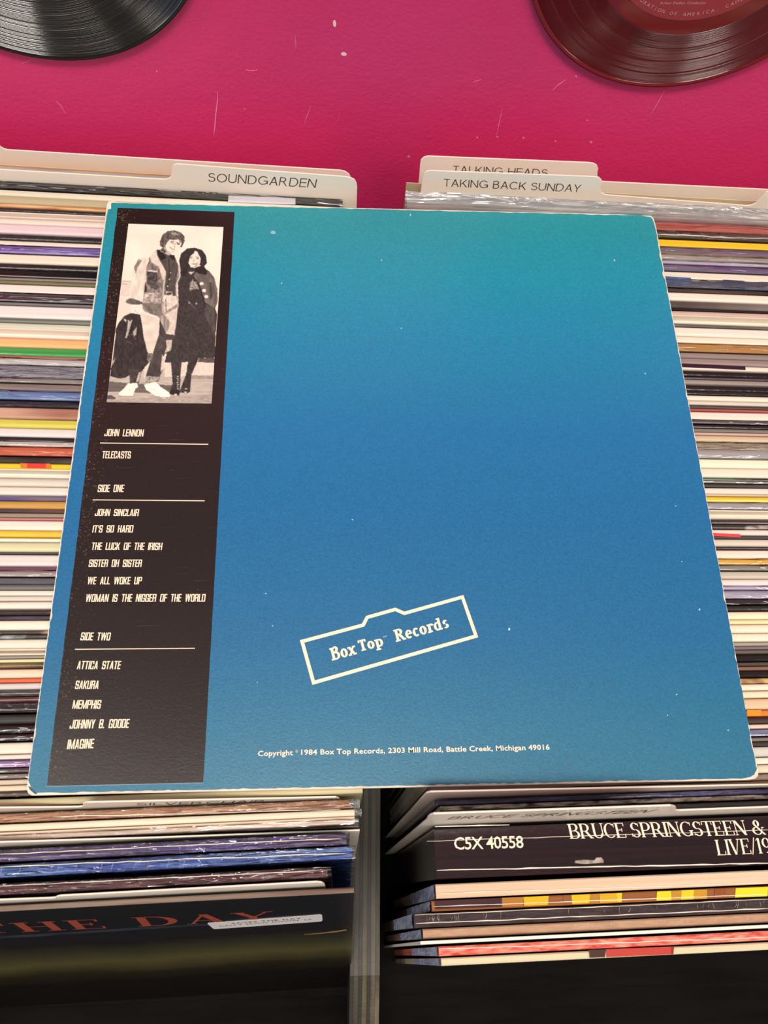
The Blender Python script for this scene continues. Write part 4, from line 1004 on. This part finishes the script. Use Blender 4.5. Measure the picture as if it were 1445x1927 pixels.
    P(.35,[(280,870),(310,850),(350,850),(440,885),(440,905),(330,905),(285,890)],.06); P(.78,[(500,460),(560,400),(580,470),(620,540),(655,600),(640,700),(615,650),(590,560),(520,510)],.05)
    P(.26,[(480,600),(570,600),(580,680),(560,740),(480,720)],.09,12,12); Lw(.78,[(485,590),(570,600)],14); P(.62,[(455,790),(600,800),(610,890),(445,875)],.22,12,12,4); P(.25,[(500,740),(560,720),(600,740),(560,770)],.1)
    Lw(.25,[(585,550),(590,880)],4); Lw(.7,[(640,640),(625,880)],14); P(.20,[(460,700),(480,750),(470,800),(450,790)])
    P(.28,[(570,400),(620,430),(700,440),(740,470),(765,570),(745,700),(740,790),(650,780),(655,600),(600,490),(570,440)],.05,14,30,8); P(.12,[(570,395),(600,400),(640,440),(660,470),(610,500),(580,450)]); P(.13,[(680,440),(735,450),(735,495),(700,480)])
    Lw(.12,[(675,480),(690,600),(665,770)],6); 
    for x,y in ((697,610),(685,673),(670,738)): E(.75,x,y,6,7)
    Lw(.72,[(770,560),(785,640),(750,720),(755,830)],14); Lw(.2,[(755,520),(765,600)],6)
    P(.25,[(640,785),(735,790),(745,825),(640,820)]); Lw(.8,[(655,790),(710,790),(712,820),(655,820),(655,790)],6)
    P(.84,[(340,920),(400,910),(450,960),(480,1000),(470,1005),(430,980),(400,990),(385,985),(360,990),(335,975)],.03); Lw(.45,[(370,960),(362,990)],3); Lw(.45,[(392,965),(390,990)],3)
    # head
    P(.66,[(620,380),(700,420),(700,440),(680,450),(600,410)]); P(.30,[(625,375),(660,415),(640,430),(600,400)])
    E(.84,722,345,72,84,.35); P(.60,[(640,330),(660,400),(690,420),(650,400),(630,370)],.05)
    P(.34,[(600,360),(597,320),(620,260),(665,225),(730,215),(790,235),(828,275),(826,320),(800,375),(785,372),(800,330),(770,300),(735,305),(690,300),(665,330),(645,370),(630,380)],.16,7,16,21)
    P(.55,[(700,245),(740,232),(770,260),(720,262)],.1); P(.5,[(780,300),(800,310),(798,335),(775,330)],.12)
    Lw(.25,[(697,322),(728,318)],7); Lw(.25,[(752,330),(782,342)],7); Lw(.28,[(702,333),(726,332)],6); Lw(.28,[(756,342),(778,350)],6); Lw(.55,[(690,325),(730,345)],3); Lw(.5,[(742,330),(728,368),(742,374)],4)
    Lw(.40,[(688,372),(712,390),(738,392)],8); Lw(.9,[(695,377),(712,386),(735,388)],3); Lw(.6,[(700,415),(735,412)],5)
    # gentle print softness: one smoothing pass and halftone grain
    G=g.reshape(NY,NX); K=G.copy(); K[1:-1,1:-1]=(G[1:-1,1:-1]*4+G[:-2,1:-1]+G[2:,1:-1]+G[1:-1,:-2]+G[1:-1,2:])/8
    K+= (np.random.rand(NY,NX)-.5)*.035; K=np.clip(K,.05,.95)
    Cc=np.ones((NY*NX,4)); lo=np.array([.23,.19,.18]); 
    srgb=np.stack([K.ravel()*1.08+.01,K.ravel()*1.02,K.ravel()*.935+.012],1).clip(0,1)
    Cc[:,:3]=np.where(srgb<=.04045,srgb/12.92,((srgb+.055)/1.055)**2.4)
    z=.13; inv=MW[alb.name].inverted()
    verts=[inv@W((x,y,z)) for x,y in XY]
    faces=[(j*NX+i,(j+1)*NX+i,(j+1)*NX+i+1,j*NX+i+1) for j in range(NY-1) for i in range(NX-1)]
    m,n,l,b=nt('photo_print'); b.inputs['Roughness'].default_value=.38
    at=n.new('ShaderNodeAttribute'); at.attribute_name='tone'; l.new(at.outputs['Color'],b.inputs['Base Color'])
    o=mesh_obj('photograph_print',verts,faces,m,alb)
    ca=o.data.color_attributes.new('tone','FLOAT_COLOR','POINT'); ca.data.foreach_set('color',Cc.ravel().astype(np.float32))
    o['label']='sepia toned photograph of two people standing together, long coat and denim jacket'
photo_print()
# ---- track list
def T(s): return s.replace(' ','  ')
LINES = [('JOHN LENNON',(196,821),(269.4,821.8),(198.3,807.6)),('TELECASTS',(191.7,862.6),(245.5,863.2),(193.6,849)),('SIDE ONE',(183.4,926),(232.6,926.2),(185.6,912.2)),
 ('JOHN SINCLAIR',(178,971),(260.2,971.4),(180.6,958)),("IT'S SO HARD",(173.5,1002.3),(249.8,1002.3),(175.8,988.6)),('THE LUCK OF THE IRISH',(171.6,1034.8),(304.4,1035.2),(174,1021)),
 ('SISTER OH SISTER',(166.4,1066.9),(266,1067),(168.8,1053)),('WE ALL WOKE UP',(164,1099.8),(266,1099.8),(166.4,1085.8)),('WOMAN IS THE NIGGER OF THE WORLD',(160.6,1132.8),(385.6,1132.4),(163.3,1118.2)),
 ('SIDE TWO',(150.8,1205),(206.6,1205.4),(153.8,1190.2)),('ATTICA STATE',(144.2,1259.4),(226,1259.4),(147.3,1244)),('SAKURA',(140.7,1296.6),(184.8,1296.5),(143.8,1281)),
 ('MEMPHIS',(135.8,1333.8),(188.8,1333.8),(138.8,1317.5)),('JOHNNY B. GOODE',(130.6,1371.3),(241.8,1369.8),(133.8,1354.5)),('IMAGINE',(125.8,1409.9),(175.5,1408),(128.6,1392))]
for s,a,b,t in LINES:
    lettering('track_lettering', HEAVY.text(s,.05), 1, a,b,(0,0,0),(0,0,1),INK,alb,top=t,lift=.12)
for a,b in (((188.3,833.8),(391.9,836.3)),((174.5,940.8),(385,942.6)),((141.2,1222),(366.6,1220))):
    flat('rule_line',[(a[0],a[1]-.8),(b[0],b[1]-.8),(b[0],b[1]+.8),(a[0],a[1]+.8)],.12,INK,th=.02)
# ---- record company mark and copyright line
def cpx(p): return (460+p[0]/2.408,1080+p[1]/2.408)
cl=[cpx(p) for p in ((261,306),(538,232),(556,197),(683,161),(724,179),(987,105),(1049,282),(313,493))]
C3=[PL(*p)[:2] for p in cl]; n_=len(C3)
area2=sum(C3[i][0]*C3[(i+1)%n_][1]-C3[(i+1)%n_][0]*C3[i][1] for i in range(n_)); sgn=1 if area2>0 else -1
def off(d):
    out=[]
    for i in range(n_):
        p0,p1,p2=np.array(C3[i-1]),np.array(C3[i]),np.array(C3[(i+1)%n_])
        a=(p1-p0)/np.linalg.norm(p1-p0); b=(p2-p1)/np.linalg.norm(p2-p1); na=np.array([a[1],-a[0]])*sgn; nb=np.array([b[1],-b[0]])*sgn
        m_=na+nb; m_=m_/np.linalg.norm(m_); out.append(p1+m_*d/max(.5,m_@na))
    return out
hw=.80; O1,O2=off(hw),off(-hw)
v=[(p[0],p[1],.12) for p in O1]+[(p[0],p[1],.12) for p in O2]
world_part('logo_frame',v,[(i,(i+1)%n_,(i+1)%n_+n_,i+n_) for i in range(n_)],INK,alb)
SL=SLAB
lettering('logo_lettering', SL.text('Box',.03),1,cpx((397,394)),cpx((510,363)),(0,0,0),(0,0,1),INK,alb,top=cpx((383,338)),lift=.12)
lettering('logo_lettering', SL.text('Top',.02),1,cpx((524,352)),cpx((632,325)),(0,0,0),(0,0,1),INK,alb,top=cpx((511,303)),lift=.12)
lettering('logo_lettering', SL.text('Records',.03),1,cpx((687,309)),cpx((928,243)),(0,0,0),(0,0,1),INK,alb,top=cpx((673,255)),lift=.12)
lettering('logo_lettering', sans('tm'),CAPH,cpx((628,290)),cpx((645,285)),(0,0,0),(0,0,1),mat('a5bccb',.5),alb,top=cpx((626,281)),lift=.12)
lettering('copyright_lettering', sans('Copyright',.018,1.04),CAPH,cpx((61,826)),cpx((219,821)),(0,0,0),(0,0,1),INK,alb,top=cpx((61,803)),lift=.12)
lettering('copyright_lettering', sans('\u00a9',.0),CAPH,cpx((231,810)),cpx((243,810)),(0,0,0),(0,0,1),INK,alb,top=cpx((231,799)),lift=.12)
lettering('copyright_lettering', sans('1984 Box Top Records, 2303 Mill Road, Battle Creek, Michigan 49016',.018,1.04),CAPH,cpx((257,820)),cpx((1383,796)),(0,0,0),(0,0,1),INK,alb,top=cpx((257,797)),lift=.12)

# ================================================================ RECORDS HUNG ON THE WALL
def vinyl_mat(name, hexc, trans=False, rough=.16):
    m,n,l,b=nt(name); b.inputs['Base Color'].default_value=lin(hexc); b.inputs['Roughness'].default_value=rough
    b.inputs['Specular IOR Level'].default_value=1.0
    if trans:
        out=n['Material Output']; tr=n.new('ShaderNodeBsdfTransparent'); tr.inputs[0].default_value=(.75,.10,.14,1)
        mx=n.new('ShaderNodeMixShader'); mx.inputs[0].default_value=.45; l.new(tr.outputs[0],mx.inputs[1]); l.new(b.outputs[0],mx.inputs[2]); l.new(mx.outputs[0],out.inputs[0])
    return m
def ring_band(prof, n=96):
    V=[];Fs=[]; k=len(prof)
    for i in range(n):
        a=2*math.pi*i/n
        for r,y in prof: V.append((r*math.cos(a)*.001,y*.001,r*math.sin(a)*.001))
    for i in range(n):
        for j in range(k):
            A=i*k+j; B=i*k+(j+1)%k; C=((i+1)%n)*k+(j+1)%k; D=((i+1)%n)*k+j; Fs.append((A,B,C,D))
    return V,Fs
def disc(xc, zc, r, mgroove, mrim, mlabel, label, rl):
    M=Matrix.Translation(W((xc,YW-2.0,zc))); o=empty('vinyl_record',M); tag(o,label,'record','records hung on the magenta wall')
    def part(name,prof,mt,sm=True):
        V,Fs=ring_band(prof,200); p=mesh_obj(name,V,Fs,mt,o,smooth=False); 
        if sm: p.data.polygons.foreach_set('use_smooth',[True]*len(p.data.polygons))
        return p
    part('rim',[(r-2.6,-.9),(r-1.4,-1.25),(r-.5,-1.1),(r,-.4),(r,.5),(r-.5,1.1),(r-2.6,1.0)],mrim)
    prof=[]; rs=random.Random(int(rl)); rr_=rl+8.; q=0; bands=[rl+8+(r-2.6-rl-8)*f for f in (.27,.52,.78)]
    while rr_<r-2.7:
        near=min(abs(rr_-b_) for b_ in bands); a_=.012 if near<.35 else rs.uniform(.10,.17)
        for f_ in (0,.125,.25,.375,.5,.625,.75,.875): prof.append((rr_+.5*f_, -.75+a_*math.sin(2*math.pi*f_)))
        rr_+=.5
    prof += [(r-2.6,-.75),(r-2.6,.8),(rl+8,.8)]
    part('grooved_surface',prof,mgroove,True)
    part('run_out_band',[(rl,-.9),(rl+8,-.75),(rl+8,.8),(rl,.9)],mrim,False)
    part('centre_label',[(19,-1.2),(rl,-1.15),(rl,.9),(19,.9)],mlabel,False)
    return o
NB=Vector((0,1,0))
disc(-13.5,139.5,87.5,vinyl_mat('black_vinyl','0b0a0a'),mat('0a0909',.12),mat('0f0e10',.35),'black seven inch vinyl record hung on the magenta wall, upper left',45)
rd=disc(304.6,134.3,87.8,vinyl_mat('red_vinyl','6a101c',True,.24),mat('6b0a10',.1),mat('8f2a33',.5),'translucent dark red vinyl record hung on the magenta wall, upper right',48)
PR=(0,YW-3.3,0)
# lettering round the lower edge of the red record's label
def arc_text(s, r, a0, a1, size, c):
    V=[];Fs=[]; n=len(s)
    for i,ch in enumerate(s):
        if ch==' ': continue
        a=RAD(a0+(a1-a0)*(i+.5)/n); v,f=sans(ch,0); v=(v-[v[:,0].mean(),0])*size
        ux=np.array([-math.sin(a),math.cos(a)]); uy=np.array([-math.cos(a),-math.sin(a)])
        k=len(V)
        for p in v:
            q=np.array(c)+np.array([math.cos(a),math.sin(a)])*r+ux*p[0]+uy*p[1]; V.append((q[0],YW-3.28,q[1]))
        Fs+=[tuple(j+k for j in t) for t in f]
    return V,Fs
V,Fs=arc_text('RADIO CORPORATION OF AMERICA, CAMDEN, N.J.',45.5,208,332,2.6,(304.6,134.3)); world_part('label_lettering',V,Fs,mat('c98a86',.6),rd)
lettering('label_lettering', sans('Arthur Fiedler, Conductor'), CAPH, (1241,8),(1328,7.5),(0,YW-3.2,0),NW,mat('c98a86',.6),rd,top=(1241.5,3),lift=.05,shear=.2)
# dark rectangle showing low on the red record
o=box_obj('dark_rectangle',(284,326,YW-1.15,YW-.05,69,92),mat('1d0b0c',.5),rd)
o['label']='dark rectangle low on the red vinyl'

print('records', NREC)
